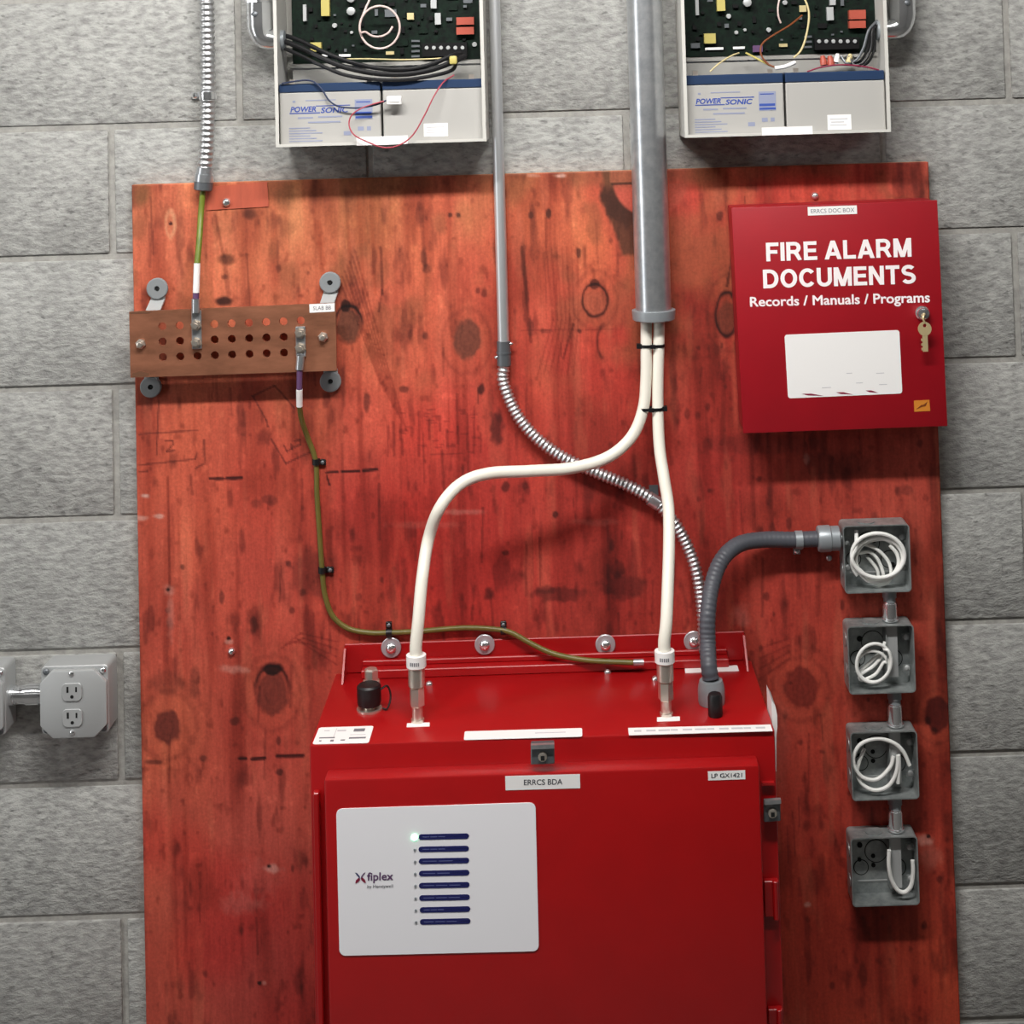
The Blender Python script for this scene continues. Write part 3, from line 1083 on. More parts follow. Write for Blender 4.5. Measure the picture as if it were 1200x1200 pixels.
# hinge knuckles on the other side of the door
for v0, v1 in ((1030, 1072), (1180, 1230)):
    a, b_ = T(905, v0, CF - 0.004), T(905, v1, CF - 0.004)
    mb = MB()
    mb.box(DX1 + 0.004, CX1 - 0.003, CF - 0.010, CF - 0.0005, b_.z, a.z)
    mb.lathe((CX1 - 0.008, CF - 0.013, b_.z - 0.002), UP, [(0, 0.004), (a.z - b_.z + 0.004, 0.004)], 10)
    mb.build('hinge', M['red'], cab, bevel=0.001, seg=1)
p = T(903, 917, CF - 0.003)
MB().box(DX1 + 0.006, CX1 - 0.004, CF - 0.008, CF - 0.0005, p.z - 0.002, p.z + 0.0015).build('door_stop', M['red'], cab)


def latch(c4, depth, y0, parent):
    """small quarter-turn clamp: folded plate and a keyed stud"""
    mb = MB()
    mb.slab(c4, (0, depth * 0.45, 0))
    q = [p.copy() for p in c4]
    o = mb.build('latch', M['dsteel'], parent, bevel=0.0012, seg=1)
    mb = MB()
    a, b, c, d = q
    mb.slab([a + UP * 0.002, b + UP * 0.002, b - UP * 0.0035, a - UP * 0.0035], (0, -0.006, 0))
    mb.build('latch_lip', M['galv'], o)
    cen = (a + b + c + d) / 4
    mb = MB()
    mb.lathe(cen + FRONT * 0.0002 - UP * 0.002, FRONT, [(0, 0.0062), (0.004, 0.006), (0.0045, 0.005)], 16)
    mb.build('latch_stud', M['nickel'], o)
    mb = MB()
    s = 0.0026
    k = cen + FRONT * 0.0048 - UP * 0.003
    mb.box(k.x - s, k.x + s, k.y - 0.0003, k.y + 0.0003, k.z - s * 1.2, k.z + s * 1.2)
    mb.build('key_slot', M['hole'], o)
    return o


latch(quad([(622, 873), (649.5, 872), (650, 895.5), (622, 896.5)], DF - 0.003), 0.03, DF, cab)
latch(quad([(895, 938), (914.5, 936.5), (915, 962.5), (895.5, 964)], CF - 0.016), 0.014, CF, cab)

# labels on the sloping view of the top face
def top4(c):
    return [TZ(u, v, CT) for u, v in c]


ts = sticker('rating_label', top4([(374, 853), (438, 851), (432, 871), (366, 872.5)]), UP, 0.0006, M['label'], cab, r=0.004)
c4 = top4([(374, 853), (438, 851), (432, 871), (366, 872.5)])
strokes('print', c4, UP, 0.0009, [(0.08, 0.62, 0.36, 0.68), (0.62, 0.66, 0.92, 0.74), (0.66, 0.15, 0.86, 0.32), (0.3, 0.78, 0.36, 0.88), (0.1, 0.80, 0.14, 0.86), (0.48, 0.78, 0.56, 0.84)], M['ink'], ts)
strokes('print', c4, UP, 0.0009, [(0.12, 0.2, 0.22, 0.24), (0.36, 0.2, 0.52, 0.28), (0.33, 0.1, 0.34, 0.6), (0.62, 0.5, 0.9, 0.53)], M['pale'], ts)
c4 = top4([(544.5, 857.5), (682, 853.5), (682.5, 863.5), (543.5, 867.5)])
ts = sticker('label_strip', c4, UP, 0.0006, M['label'], cab, r=0.003)
strokes('print', c4, UP, 0.0009, [(0.6, 0.42, 0.86, 0.5)], M['pale'], ts)
c4 = top4([(736, 853.5), (903, 849.5), (905.5, 857), (737, 862)])
ts = sticker('label_strip', c4, UP, 0.0006, M['label'], cab)
strokes('print', c4, UP, 0.0009, [(0.04 + 0.085 * k, 0.36, 0.04 + 0.085 * k + (0.05 + 0.015 * (k % 3)), 0.58) for k in range(11)], M['pale'], ts)
for c in ([(477, 848), (503.5, 847), (503.5, 851.5), (476.5, 852.5)], [(770, 841), (796.5, 840), (797, 845), (770, 846)], [(802.5, 782), (864, 780), (866, 786.5), (803, 789)], [(696, 770.5), (735, 771.5), (734, 774.5), (697, 776)]):
    sticker('label_strip', top4(c), UP, 0.0006, M['label'], cab)
# door labels
def dlabel(name, c, text, tc, m):
    o = sticker(name, quad(c, DF), FRONT, 0.0005, M['label'], door)
    lettering('lettering', text, quad(tc, DF), FRONT, 0.0008, m, o, bold=0.01)
    return o


dlabel('name_label', [(592, 909.5), (679.5, 907), (680, 923.5), (592.5, 926)], 'ERRCS BDA', [(614, 913.5), (659, 912.5), (659, 919), (614, 920)], M['dink'])
dlabel('circuit_label', [(829.5, 904), (873, 902.5), (873.5, 913), (830, 914.5)], 'LP GX1421', [(833.5, 906.5), (869.5, 905.5), (869.5, 910.5), (833.5, 911.5)], M['dink'])
# indicator panel
pc = quad([(394, 947.5), (627.5, 940), (631.5, 1114), (398, 1119.5)], DF)
pan = sticker('indicator_panel', pc, FRONT, 0.0014, M['panelw'], door, r=0.008)
PF = DF - 0.0014
bars = [(980.5, 490.5, 549.5), (995, 490.5, 549.5), (1009, 490.8, 549.8), (1023.3, 491, 550), (1037.5, 491, 550.2), (1052, 491.3, 550.6), (1066, 491.8, 551), (1080, 492, 551.3)]
for i, (v, u0, u1) in enumerate(bars):
    c4 = quad([(u0, v - 2.9), (u1, v - 4.1), (u1, v + 2.4), (u0, v + 3.6)], PF)
    b_ = sticker('indicator_bar', c4, FRONT, 0.0005, M['navy'], pan, r=0.0038)
    mb = MB()
    mb.lathe(T(485.8 + i * 0.25, v + 0.7, PF), FRONT, [(0, 0.0042 if i == 0 else 0.0018), (0.0012, 0.0040 if i == 0 else 0.0016), (0.0022 if i == 0 else 0.0014, 0.0015 if i == 0 else 0.0008)], 14)
    o = mb.build('indicator_lamp', M['led'] if i == 0 else M['lgrey'], pan)
    if i == 0:
        o['label'] = 'lit green indicator lamp'
    n = RND.choice((2, 3))
    e = (0.55, 0.55, 0.72, 0.65, 0.86, 0.84, 0.5, 0.76)[i]
    MB_rects = [(0.08 + k * (e - 0.08) / n, 0.42, 0.08 + (k + 0.85) * (e - 0.08) / n, 0.56) for k in range(n)]
    mbp = MB()
    for s0, t0, s1, t1 in MB_rects:
        mbp.slab([lerp4(c4, s0, t0) + FRONT * 0.0008, lerp4(c4, s1, t0) + FRONT * 0.0008, lerp4(c4, s1, t1) + FRONT * 0.0008, lerp4(c4, s0, t1) + FRONT * 0.0008], (0, 0.0002, 0))
    mbp.build('fine_print', M['navyt'], pan)
# maker's mark: four curved petals and the name
lc = quad([(416, 1022.5), (428.5, 1022), (429, 1034.5), (416.5, 1035)], PF)
for k, (pts, mm) in enumerate((([(0.0, 0.0), (0.18, 0.05), (0.42, 0.34), (0.46, 0.5), (0.38, 0.62), (0.3, 0.4)], 'navy'), ([(0.98, 0.02), (0.84, 0.05), (0.58, 0.34), (0.54, 0.5), (0.62, 0.62), (0.7, 0.4)], 'purple'),
                               ([(0.0, 1.0), (0.14, 0.98), (0.44, 0.72), (0.47, 0.55), (0.3, 0.52), (0.06, 0.72)], 'maroon'), ([(1.0, 1.0), (0.84, 0.98), (0.57, 0.72), (0.53, 0.55), (0.7, 0.5), (0.92, 0.72)], 'maroon'))):
    MB().slab([lerp4(lc, s, t) + FRONT * 0.0005 for s, t in pts], (0, 0.0003, 0)).build('logo_petal', M[mm], pan)
lettering('lettering', 'fiplex', quad([(430.5, 1022.5), (460.5, 1021.8), (460.5, 1034), (430.5, 1034.8)], PF), FRONT, 0.0005, M['purple'], pan, bold=0.02)
lettering('lettering', 'by Honeywell', quad([(430.5, 1036.8), (460.5, 1036), (460.5, 1041), (430.5, 1041.8)], PF), FRONT, 0.0005, M['dink'], pan, bold=0.0)


# coax connectors on top of the cabinet
def coax_connector(ub, vb, ut, vt, label):
    base = TZ(ub, vb, CT)
    top = T(ut, vt, base.y)
    H = top.z - CT
    t = thing('coax_connector', label, 'connector', base, 'coaxial connectors on the red cabinet')
    r = 0.0095
    mb = MB()
    mb.lathe(base + UP * 0.0007, UP, [(0, r * 1.0), (0.004, r * 1.0), (0.004, r * 0.8), (0.024 * H / 0.1, r * 0.8), (0.024 * H / 0.1, r * 0.92)], 20)
    mb.build('chassis_socket', M['nickel'], t)
    mb = MB()
    mb.lathe(base + UP * H * 0.235, UP, [(0, r * 0.95), (0.002, r * 1.15), (H * 0.28, r * 1.15), (H * 0.285, r * 1.0)], 6)
    mb.build('coupling_nut', M['nickel'], t, angle=20)
    mb = MB()
    mb.lathe(base + UP * H * 0.523, UP, [(0, r * 1.0), (0.002, r * 1.25), (H * 0.28, r * 1.25), (H * 0.30, r * 1.05)], 20)
    mb.build('clamp_body', M['nickel'], t)
    mb = MB()
    mb.lathe(base + UP * H * 0.826, UP, [(0, r * 1.5), (H * 0.172, r * 1.5)], 24)
    s = mb.build('marker_sleeve', M['label'], t)
    mb = MB()
    for k in range(5):
        a = -0.5 + 0.2 * k
        d = Vector((math.sin(a), -math.cos(a), 0))
        q = base + UP * H * 0.90 + d * (r * 1.5 + 0.0001)
        sx = Vector((math.cos(a), math.sin(a), 0)) * 0.0009
        mb.slab([q - sx + UP * 0.0025, q + sx + UP * 0.0025, q + sx - UP * 0.0025, q - sx - UP * 0.0025], d * 0.0002)
    mb.build('print', M['ink'], s)
    return base, base + UP * (H + 0.0005)


ca, ca_top = coax_connector(489.5, 846, 487.5, 767, 'nickel coax connector beside the black capped port on the red cabinet')
cb, cb_top = coax_connector(781, 838.5, 780, 762, 'nickel coax connector beside the grey conduit on the red cabinet')

# capped port on the left
pb = TZ(433, 832, CT)
port = thing('capped_port', 'black capped coaxial port with tether on top of red cabinet', 'port', pb)
mb = MB()
mb.lathe(pb + UP * 0.0002, UP, [(0, 0.0185), (0.003, 0.0185), (0.003, 0.009), (0.008, 0.009)], 20)
mb.build('port_flange', M['nickel'], port)
mb = MB()
mb.lathe(pb + UP * 0.0083, UP, [(0, 0.0165), (0.004, 0.0175), (0.026, 0.0175), (0.0285, 0.015)], 20)
mb.build('port_cap', M['black'], port)
mb = MB()
mb.tube([pb + Vector((0.0165, -0.004, 0.030)), pb + Vector((0.026, 0.004, 0.032)), pb + Vector((0.031, 0.002, 0.018)), pb + Vector((0.027, -0.006, 0.004)), pb + Vector((0.0195, -0.004, 0.0032))], 0.0014, 8)
mb.build('tether', M['black'], port)
mb = MB()
mb.lathe(pb + Vector((0.0, 0.030, 0.0003)), UP, [(0, 0.0135), (0.030, 0.0135), (0.030, 0.0105), (0.046, 0.0105), (0.048, 0.008)], 6)
mb.build('ground_stud', M['nickel'], port, angle=20)
# bulb-shaped cap in front of the conduit fitting
kb = TZ(838.5, 839, CT)
o = MB().lathe(kb + UP * 0.0003, UP, [(0, 0.0095), (0.002, 0.0105), (0.026, 0.0105), (0.031, 0.0085), (0.033, 0.004)], 18).build('rubber_cap', M['black'])
tag(o, 'small black rubber cap in front of grey conduit fitting', 'cap')
# little bright studs by the connectors
for u, v in ((503, 803), (712, 789), (768, 797)):
    q = TZ(u, v, CT)
    screw(cab, q + UP * 0.0002, UP, 0.0055, M['chrome'], 'stud', 0.006)
# white tape curling off the far side of the cabinet
tape = [T(u, v, CF + 0.03) for u, v in ((900, 818.5), (904.5, 820.5), (908.5, 827), (910.8, 838), (911, 852), (910, 862), (909.8, 904), (907.5, 904), (906, 862), (901, 850))]
tape = [Vector((max(p.x, CX1 + 0.0004), p.y, p.z)) for p in tape]
MB().slab(tape, (0, 0.05, 0)).build('loose_tape', M['label'], cab)['label'] = 'white tape curling off the side'

# ------------------------------------------------------------------ document box
BF = PLY - 0.072
b4 = quad([(857, 243.5), (1098.5, 234.5), (1110.5, 499.5), (871, 508)], BF)
dbox = thing('document_box', 'crimson fire alarm document box with white lettering and lock', 'document box', (b4[3] + b4[2]) / 2 + Vector((0, 0.072, 0)))
ins = [lerp4(b4, 0.006, 0.005), lerp4(b4, 0.994, 0.005), lerp4(b4, 0.994, 0.995), lerp4(b4, 0.006, 0.995)]
MB().slab([p + Yv * 0.0045 for p in ins], (0, 0.067, 0)).build('body', M['crimson'], dbox, bevel=0.002)
bd = MB().slab(b4, (0, 0.004, 0)).build('door', M['crimson'], dbox, bevel=0.0012)


def bq(c):
    return quad(c, BF)


block_capitals('lettering', 'FIRE ALARM', bq([(897.3, 284.5), (1067.5, 278.8), (1068.3, 300.8), (898, 306.3)]), FRONT, 0.0006, M['letter'], bd)
block_capitals('lettering', 'DOCUMENTS', bq([(893.7, 316), (1072.6, 310), (1073.2, 332.3), (894.5, 338)]), FRONT, 0.0006, M['letter'], bd)
lettering('lettering', 'Records / Manuals / Programs', bq([(879, 348.3), (1089, 342.5), (1089.5, 357.8), (879.6, 362.6)]), FRONT, 0.0006, M['letter'], bd, bold=0.024)
nl = sticker('name_label', bq([(946.4, 242.6), (1004, 240.6), (1004.4, 250.6), (946.8, 252.6)]), FRONT, 0.0005, M['label'], bd)
lettering('lettering', 'ERRCS DOC BOX', bq([(950, 245.2), (1001, 243.4), (1001.2, 248.2), (950.3, 249.9)]), FRONT, 0.0008, M['ink'], nl)
c4 = bq([(919.3, 392.3), (1053.8, 386.6), (1057.3, 461), (923.4, 466.8)])
cd = sticker('blank_card', c4, FRONT, 0.0006, M['label'], bd, r=0.004)
strokes('pencil_marks', c4, FRONT, 0.0009, [(0.52, 0.64, 0.57, 0.65), (0.6, 0.8, 0.66, 0.81), (0.78, 0.66, 0.85, 0.67), (0.8, 0.84, 0.87, 0.85), (0.3, 0.85, 0.38, 0.86)], M['pale'], cd)
for s0, s1, t in ((0.12, 0.31, 0.965), (0.42, 0.57, 0.965), (0.68, 0.79, 0.955)):
    MB().slab([lerp4(c4, s0, t - 0.028) + FRONT * 0.0009, lerp4(c4, s0 + (s1 - s0) * 0.45, t - 0.026) + FRONT * 0.0009, lerp4(c4, s1, t + 0.018) + FRONT * 0.0009, lerp4(c4, s0 + (s1 - s0) * 0.3, t + 0.002) + FRONT * 0.0009], (0, 0.0002, 0)).build('smudge', M['maroon'], cd)
c4 = bq([(1071, 469.5), (1089, 468.5), (1090, 481.5), (1071.5, 482.5)])
st = sticker('maker_sticker', c4, FRONT, 0.0005, M['orange'], bd)
MB().slab([lerp4(c4, s, t) + FRONT * 0.0008 for s, t in ((0.12, 0.78), (0.45, 0.42), (0.6, 0.4), (0.88, 0.12), (0.72, 0.55), (0.5, 0.58))], (0, 0.0002, 0)).build('print', M['brown'], st)
lk = T(1080.5, 366.5, BF)
mb = MB()
mb.lathe(lk + FRONT * 0.0002, FRONT, [(0, 0.0108), (0.003, 0.0108), (0.005, 0.009), (0.011, 0.0085), (0.012, 0.006)], 22)
mb.build('lock_cylinder', M['chrome'], bd)
# key hanging in the lock
kc = T(1083.8, 385.5, BF - 0.020)
mb = MB()
ring_o = [kc + Vector((0.0102 * math.cos(a), 0, 0.0105 * math.sin(a))) for a in [2 * math.pi * k / 20 for k in range(20)]]
ring_i = [kc + Vector((0.0028 * math.cos(a), 0, 0.0028 * math.sin(a) + 0.005)) for a in [2 * math.pi * k / 20 for k in range(20)]]
mb.frame(ring_o, ring_i, (0, 0.002, 0))
mb.box(kc.x - 0.0038, kc.x + 0.0038, kc.y, kc.y + 0.002, kc.z - 0.034, kc.z - 0.0098)
for k in range(3):
    mb.box(kc.x - 0.0058, kc.x - 0.0039, kc.y, kc.y + 0.002, kc.z - 0.032 + k * 0.007, kc.z - 0.0285 + k * 0.007)
mb.tube([kc + Vector((0, 0.0005, 0.0095)), kc + Vector((-0.002, 0.0005, 0.017)), Vector((lk.x, kc.y + 0.004, lk.z)), lk + FRONT * 0.0128], 0.0016, 8)
tag(mb.build('door_key', M['brass']), 'small brass key hanging from the document box lock', 'key')

# ------------------------------------------------------------------ ground bar
GY = PLY - 0.042
g4 = quad([(151.3, 365.5), (393.2, 355.2), (394.4, 434.4), (152.9, 442.6)], GY)
gb = thing('ground_bar', 'perforated copper grounding bar on rubber-footed brackets', 'ground bar', (g4[2] + g4[3]) / 2 + Vector((0, 0.042, 0)))
GW = (g4[1] - g4[0]).length
GH = (g4[3] - g4[0]).length
se = [0.0, 0.1171] + [0.1171 + 0.0838 * (k + 1) for k in range(9)] + [1.0]
te = [0.0, 0.125, 0.355, 0.59, 0.825, 1.0]
mb = MB()
NS = 16
for i in range(len(se) - 1):
    for j in range(len(te) - 1):
        s0, s1, t0, t1 = se[i], se[i + 1], te[j], te[j + 1]
        if 1 <= i <= 9 and 1 <= j <= 3:
            cs, ct = (s0 + s1) / 2, (t0 + t1) / 2
            O, I = [], []
            for k in range(NS):
                a = 2 * math.pi * k / NS
                dx, dy = math.cos(a), math.sin(a)
                f = 1 / max(abs(dx), abs(dy))
                O.append(lerp4(g4, cs + dx * f * (s1 - s0) / 2, ct + dy * f * (t1 - t0) / 2))
                I.append(lerp4(g4, cs + dx * 0.0062 / GW, ct + dy * 0.0062 / GH))
            mb.frame(O, I, (0, 0.006, 0))
        else:
            mb.slab([lerp4(g4, s0, t0), lerp4(g4, s1, t0), lerp4(g4, s1, t1), lerp4(g4, s0, t1)], (0, 0.006, 0))
mb.build('bar', M['copper'], gb)
# brackets, feet and bolts
for (u, v), (s, t) in (((185.5, 337.5), (0.10, 0.0)), ((387.5, 330.5), (0.95, 0.0)), ((178, 452.5), (0.10, 1.0)), ((388, 446), (0.95, 1.0))):
    fp = T(u, v, PLY)
    at = lerp4(g4, s, t)
    sg = 1 if t < 0.5 else -1
    up_ = sg * UP
    mb = MB()
    x0 = fp.x
    h = 0.011
    zz = at.z - up_.z * 0.010
    mb.slab([Vector((x0 - h, PLY - 0.0005, fp.z + up_.z * 0.008)), Vector((x0 + h, PLY - 0.0005, fp.z + up_.z * 0.008)), Vector((x0 + h, PLY - 0.0005, fp.z - up_.z * 0.016)), Vector((x0 - h, PLY - 0.0005, fp.z - up_.z * 0.016))], (0, -0.003, 0))
    mb.slab([Vector((x0 - h, PLY - 0.0005, fp.z - up_.z * 0.0145)), Vector((x0 + h, PLY - 0.0005, fp.z - up_.z * 0.0145)), Vector((x0 + h - 0.005, GY + 0.009, zz)), Vector((x0 - h - 0.005, GY + 0.009, zz))], (0, 0, -up_.z * 0.003))
    mb.slab([Vector((x0 - h - 0.005, GY + 0.0065, zz)), Vector((x0 + h - 0.005, GY + 0.0065, zz)), Vector((x0 + h - 0.005, GY + 0.0065, zz - up_.z * 0.014)), Vector((x0 - h - 0.005, GY + 0.0065, zz - up_.z * 0.014))], (0, 0.003, 0))
    mb.build('bracket', M['cover'], gb)
    mb = MB()
    mb.lathe(fp + FRONT * 0.0037, FRONT, [(0, 0.0165), (0.004, 0.0165), (0.0052, 0.0150), (0.0052, 0.0042), (0.002, 0.0040)], 28)
    ft = mb.build('rubber_foot', M['rubber'], gb)
    mb = MB()
    mb.lathe(fp + FRONT * 0.0062, FRONT, [(0, 0.0036), (0.001, 0.003)], 12)
    mb.build('foot_screw', M['hole'], ft)
for s, t in ((0.055, 0.49), (0.938, 0.49)):
    p = lerp4(g4, s, t)
    mb = MB()
    mb.lathe(p + FRONT * 0.0002, FRONT, [(0, 0.0078), (0.0045, 0.0078), (0.0065, 0.0058)], 6)
    mb.lathe(p + FRONT * 0.0066, FRONT, [(0, 0.0045), (0.004, 0.0043), (0.0045, 0.003)], 12)
    mb.build('bolt', M['nickel'], gb, angle=20)
# scraped bright corners
for c in ([(0.005, 0.0), (0.11, 0.0), (0.10, 0.03), (0.005, 0.03)], [(0.01, 0.93), (0.05, 0.90), (0.095, 0.95), (0.08, 0.985), (0.01, 0.985)]):
    MB().slab([lerp4(g4, s, t) + FRONT * 0.0003 for s, t in c], (0, 0.0002, 0)).build('scrape', M['bcopper'], gb)
c4 = quad([(362.5, 356.5), (392, 355.2), (392.2, 365), (362.8, 366.5)], GY)
sl = sticker('name_label', c4, FRONT, 0.0006, M['label'], gb)
lettering('lettering', 'SLAB BB', quad([(367, 359), (388, 358), (388, 362.6), (367, 363.4)], GY), FRONT, 0.0009, M['ink'], sl)


def lug(holes, tongue_end, label):
    """two-hole compression lug bolted on the bar"""
    p0, p1 = holes
    cen = (p0 + p1) / 2
    t = thing('compression_lug', label, 'cable lug', Vector((cen.x, GY, min(p0.z, p1.z) - 0.01)), 'lugs on the copper bar')
    d = (tongue_end - cen)
    sg = 1 if d.z > 0 else -1
    zlo = min(p0.z, p1.z) - (0.010 if sg > 0 else 0)
    zhi = max(p0.z, p1.z) + (0.010 if sg < 0 else 0)
    mb = MB()
    if sg > 0:
        mb.box(cen.x - 0.0075, cen.x + 0.0075, GY - 0.0038, GY - 0.0003, zlo, tongue_end.z - 0.018)
    else:
        mb.box(cen.x - 0.0075, cen.x + 0.0075, GY - 0.0038, GY - 0.0003, tongue_end.z + 0.018, zhi)
    mb.build('tongue', M['galv'], t, bevel=0.001, seg=1)
    mb = MB()
    mb.tube([Vector((cen.x, GY - 0.0066, tongue_end.z - sg * 0.021)), Vector((tongue_end.x, GY - 0.0066, tongue_end.z))], 0.0062, 14, smooth=False)
    mb.build('barrel', M['galv'], t)
    for p in (p0, p1):
        q = Vector((p.x, GY - 0.0040, p.z))
        mb = MB()
        mb.lathe(q, FRONT, [(0, 0.0088), (0.0012, 0.0088), (0.0012, 0.0072), (0.0065, 0.0072), (0.0065, 0.0045), (0.010, 0.0043)], 6)
        mb.build('lug_bolt', M['nickel'], t, angle=20)
    return Vector((tongue_end.x, GY - 0.0066, tongue_end.z + sg * 0.0003))


l1 = lug([lerp4(g4, 0.3266, 0.24), lerp4(g4, 0.3266, 0.50)], T(229.5, 350, GY - 0.0066), 'lug bolted to the bar below the flexible conduit wire')
l2 = lug([lerp4(g4, 0.8294, 0.42), lerp4(g4, 0.8294, 0.64)], T(351, 433, GY - 0.0066), 'lug bolted to the bar above the long green wire')

# ------------------------------------------------------------------ conduits and cables
TOPZ = 2.6195


def upright(u, v, Y):
    """x of a plumb line seen through a pixel"""
    return T(u, v, Y).x


# thick conduit with bushing
BY = PLY - 0.036
bx_, bz_ = T(766, 366, BY).x, T(766, 366, BY).z
t = thing('steel_conduit', 'thick galvanised steel conduit ending above the white cables', 'conduit', (bx_, BY, bz_))
mb = MB()
mb.lathe((bx_, BY, bz_ + 0.001), UP, [(0, 0.0245), (0.0, 0.0276), (TOPZ - bz_ - 0.002, 0.0276), (TOPZ - bz_ - 0.002, 0.0245)], 40)
mb.build('pipe', M['galv'], t)
mb = MB()
n = 40
prof = [(-0.011, 0.0235), (-0.0115, 0.030), (-0.010, 0.0325), (0.000, 0.0335), (0.004, 0.0335), (0.0045, 0.0282)]
mb.lathe((bx_, BY, bz_), UP, prof, n)
mb.build('bushing', M['lgrey'], t)
mb = MB()
mb.lathe((bx_, BY, bz_ - 0.0116), UP, [(0, 0.0228), (-0.0004, 0.0228)], 30)
mb.build('bore', M['hole'], t)

# thin conduit with coupling
SY = PLY - 0.0125
sx_ = T(590, 400, SY).x
sz_ = T(590, 400, SY).z
t = thing('steel_conduit', 'thin galvanised steel conduit beside the battery enclosure', 'conduit', (sx_, SY, sz_ - 0.035))
mb = MB()
mb.lathe((sx_, SY, sz_ + 0.0005), UP, [(0, 0.0088), (TOPZ - sz_ - 0.001, 0.0088)], 24)
mb.build('pipe', M['emt'], t)
mb = MB()
mb.lathe((sx_, SY, sz_ - 0.037), UP, [(0, 0.0108), (0.018, 0.0108), (0.018, 0.0116), (0.021, 0.0116), (0.021, 0.0105), (0.037, 0.0105)], 24)
cp = mb.build('coupling', M['dsteel'], t)
for dz, dx in ((-0.012, -1), (-0.006 + 0.0, 1)):
    screw(cp, Vector((sx_ + dx * 0.0108, SY - 0.002, sz_ + dz * (2 if dx < 0 else 0.6))), Vector((dx, 0, 0)), 0.0028, M['chrome'], h=0.004)

# armoured flexible conduit from the coupling to the cabinet
endp = TZ(826, 783, CT)
fp_ = [Vector((sx_, SY, sz_ - 0.0375)), T(589.5, 445, SY), T(597, 468, SY - 0.001), T(610, 492, SY - 0.002), T(632, 516, SY - 0.002), T(662, 537, SY - 0.002), T(700, 554, SY - 0.002), T(738, 570, SY - 0.002),
       T(768, 588, SY - 0.002), T(790, 612, SY - 0.004), T(806, 641, SY - 0.006), T(817, 674, SY - 0.012), T(823, 715, SY - 0.016), Vector((endp.x, SY - 0.022, CT + 0.035)), Vector((endp.x, SY - 0.026, CT + 0.0305))]
t = thing('flexible_conduit', 'armoured flexible conduit curving behind the white cables', 'conduit', Vector((endp.x, SY - 0.026, CT + 0.03)))
MB().tube(fp_, 0.0098, 16, step=0.0011, rfun=corrug(0.0098, 0.0069, 0.0021)).build('armour', M['flex'], t, angle=60)
q0, q1 = T(763, 585, SY - 0.002), T(770, 589.5, SY - 0.002)
dv = (q1 - q0).normalized()
mb = MB().tube([q0 - dv * 0.002, q1 + dv * 0.002], 0.0106, 16, smooth=False)
st = mb.build('strap', M['galv'], t)
mb = MB()
tp = T(766, 575, PLY - 0.0005)
mb.slab([tp + Vector((-0.007, 0, 0.009)), tp + Vector((0.007, 0, 0.009)), tp + Vector((0.007, 0, -0.006)), tp + Vector((-0.007, 0, -0.006))], (0, -0.003, 0))
mb.build('strap_ear', M['dsteel'], t)

# armoured conduit in the corner above the copper bar
XY = -0.034
a_top = T(243, 0, XY)
fl_ = [Vector((a_top.x - 0.012, XY + 0.006, TOPZ)), Vector((a_top.x - 0.010, XY + 0.006, 2.3)), Vector((a_top.x - 0.004, XY + 0.004, 1.95)), T(242.8, 30, XY), T(243.5, 110, XY), T(242.8, 160, XY), T(240.5, 196, XY)]
t = thing('flexible_conduit', 'armoured flexible conduit hanging down the blocks above copper bar', 'conduit', T(238.5, 224, XY))
MB().tube(fl_, 0.0124, 18, step=0.0014, rfun=corrug(0.0124, 0.0089, 0.0020)).build('armour', M['flex'], t, angle=60)
cdir = (T(237.6, 224, XY) - T(240.5, 196, XY)).normalized()
c0 = T(240.5, 196, XY) + cdir * 0.0005
mb = MB()
mb.lathe(c0, cdir, [(0, 0.0128), (0.010, 0.0130), (0.010, 0.0146), (0.017, 0.0150), (0.022, 0.0150)], 20)
mb.build('connector', M['galv'], t)
mb = MB()
mb.lathe(c0 + cdir * 0.0222, cdir, [(0, 0.0145), (0.012, 0.0142), (0.0135, 0.012), (0.0135, 0.0085), (0.008, 0.0084)], 20)
mb.build('bushing', M['dsteel'], t)
mb = MB()
mb.lathe(c0 + cdir * 0.0295, cdir, [(0, 0.0083), (0.0006, 0.0083)], 16)
mb.build('bore', M['hole'], t)
q = T(243.4, 112, XY)
mb = MB().lathe(q - UP * 0.0055, UP, [(0, 0.0136), (0.011, 0.0136)], 18)
mb.build('strap', M['chrome'], t)
mb = MB()
e = T(229, 112, -0.006)
mb.slab([Vector((q.x - 0.010, -0.0005, q.z + 0.0055)), Vector((e.x - 0.007, -0.0005, e.z + 0.0055)), Vector((e.x - 0.007, -0.0005, e.z - 0.0055)), Vector((q.x - 0.010, -0.0005, q.z - 0.0055))], (0, -0.0025, 0))
mb.slab([Vector((q.x - 0.013, -0.0005, q.z + 0.0055)), Vector((q.x - 0.0105, -0.0005, q.z + 0.0055)), Vector((q.x - 0.0105, -0.0005, q.z - 0.0055)), Vector((q.x - 0.013, -0.0005, q.z - 0.0055))], (0, XY + 0.004, 0))
mb.build('strap_ear', M['galv'], t)
screw(t, Vector((e.x - 0.001, -0.0031, e.z)), FRONT, 0.006, M['chrome'], h=0.007)
wire_from = c0 + cdir * 0.031

# ground wires
t = thing('ground_wire', 'short green ground wire dropping from flexible conduit to the bar', 'wire', l1)
s_end = T(229.8, 343, GY - 0.0066)
s_top = T(231, 309, GY - 0.005)
MB().tube([wire_from, T(235.5, 250, XY - 0.004), T(233.5, 282, GY + 0.006), s_top], 0.0046, 12, step=0.005).build('insulation', M['green'], t)
MB().tube([s_top + UP * 0.0008, s_end], 0.0050, 12, smooth=False).build('marker_sleeve', M['label'], t)
MB().tube([s_end - UP * 0.0004, l1 + UP * 0.0002], 0.0049, 12, smooth=False).build('colour_tape', M['purple'], t)

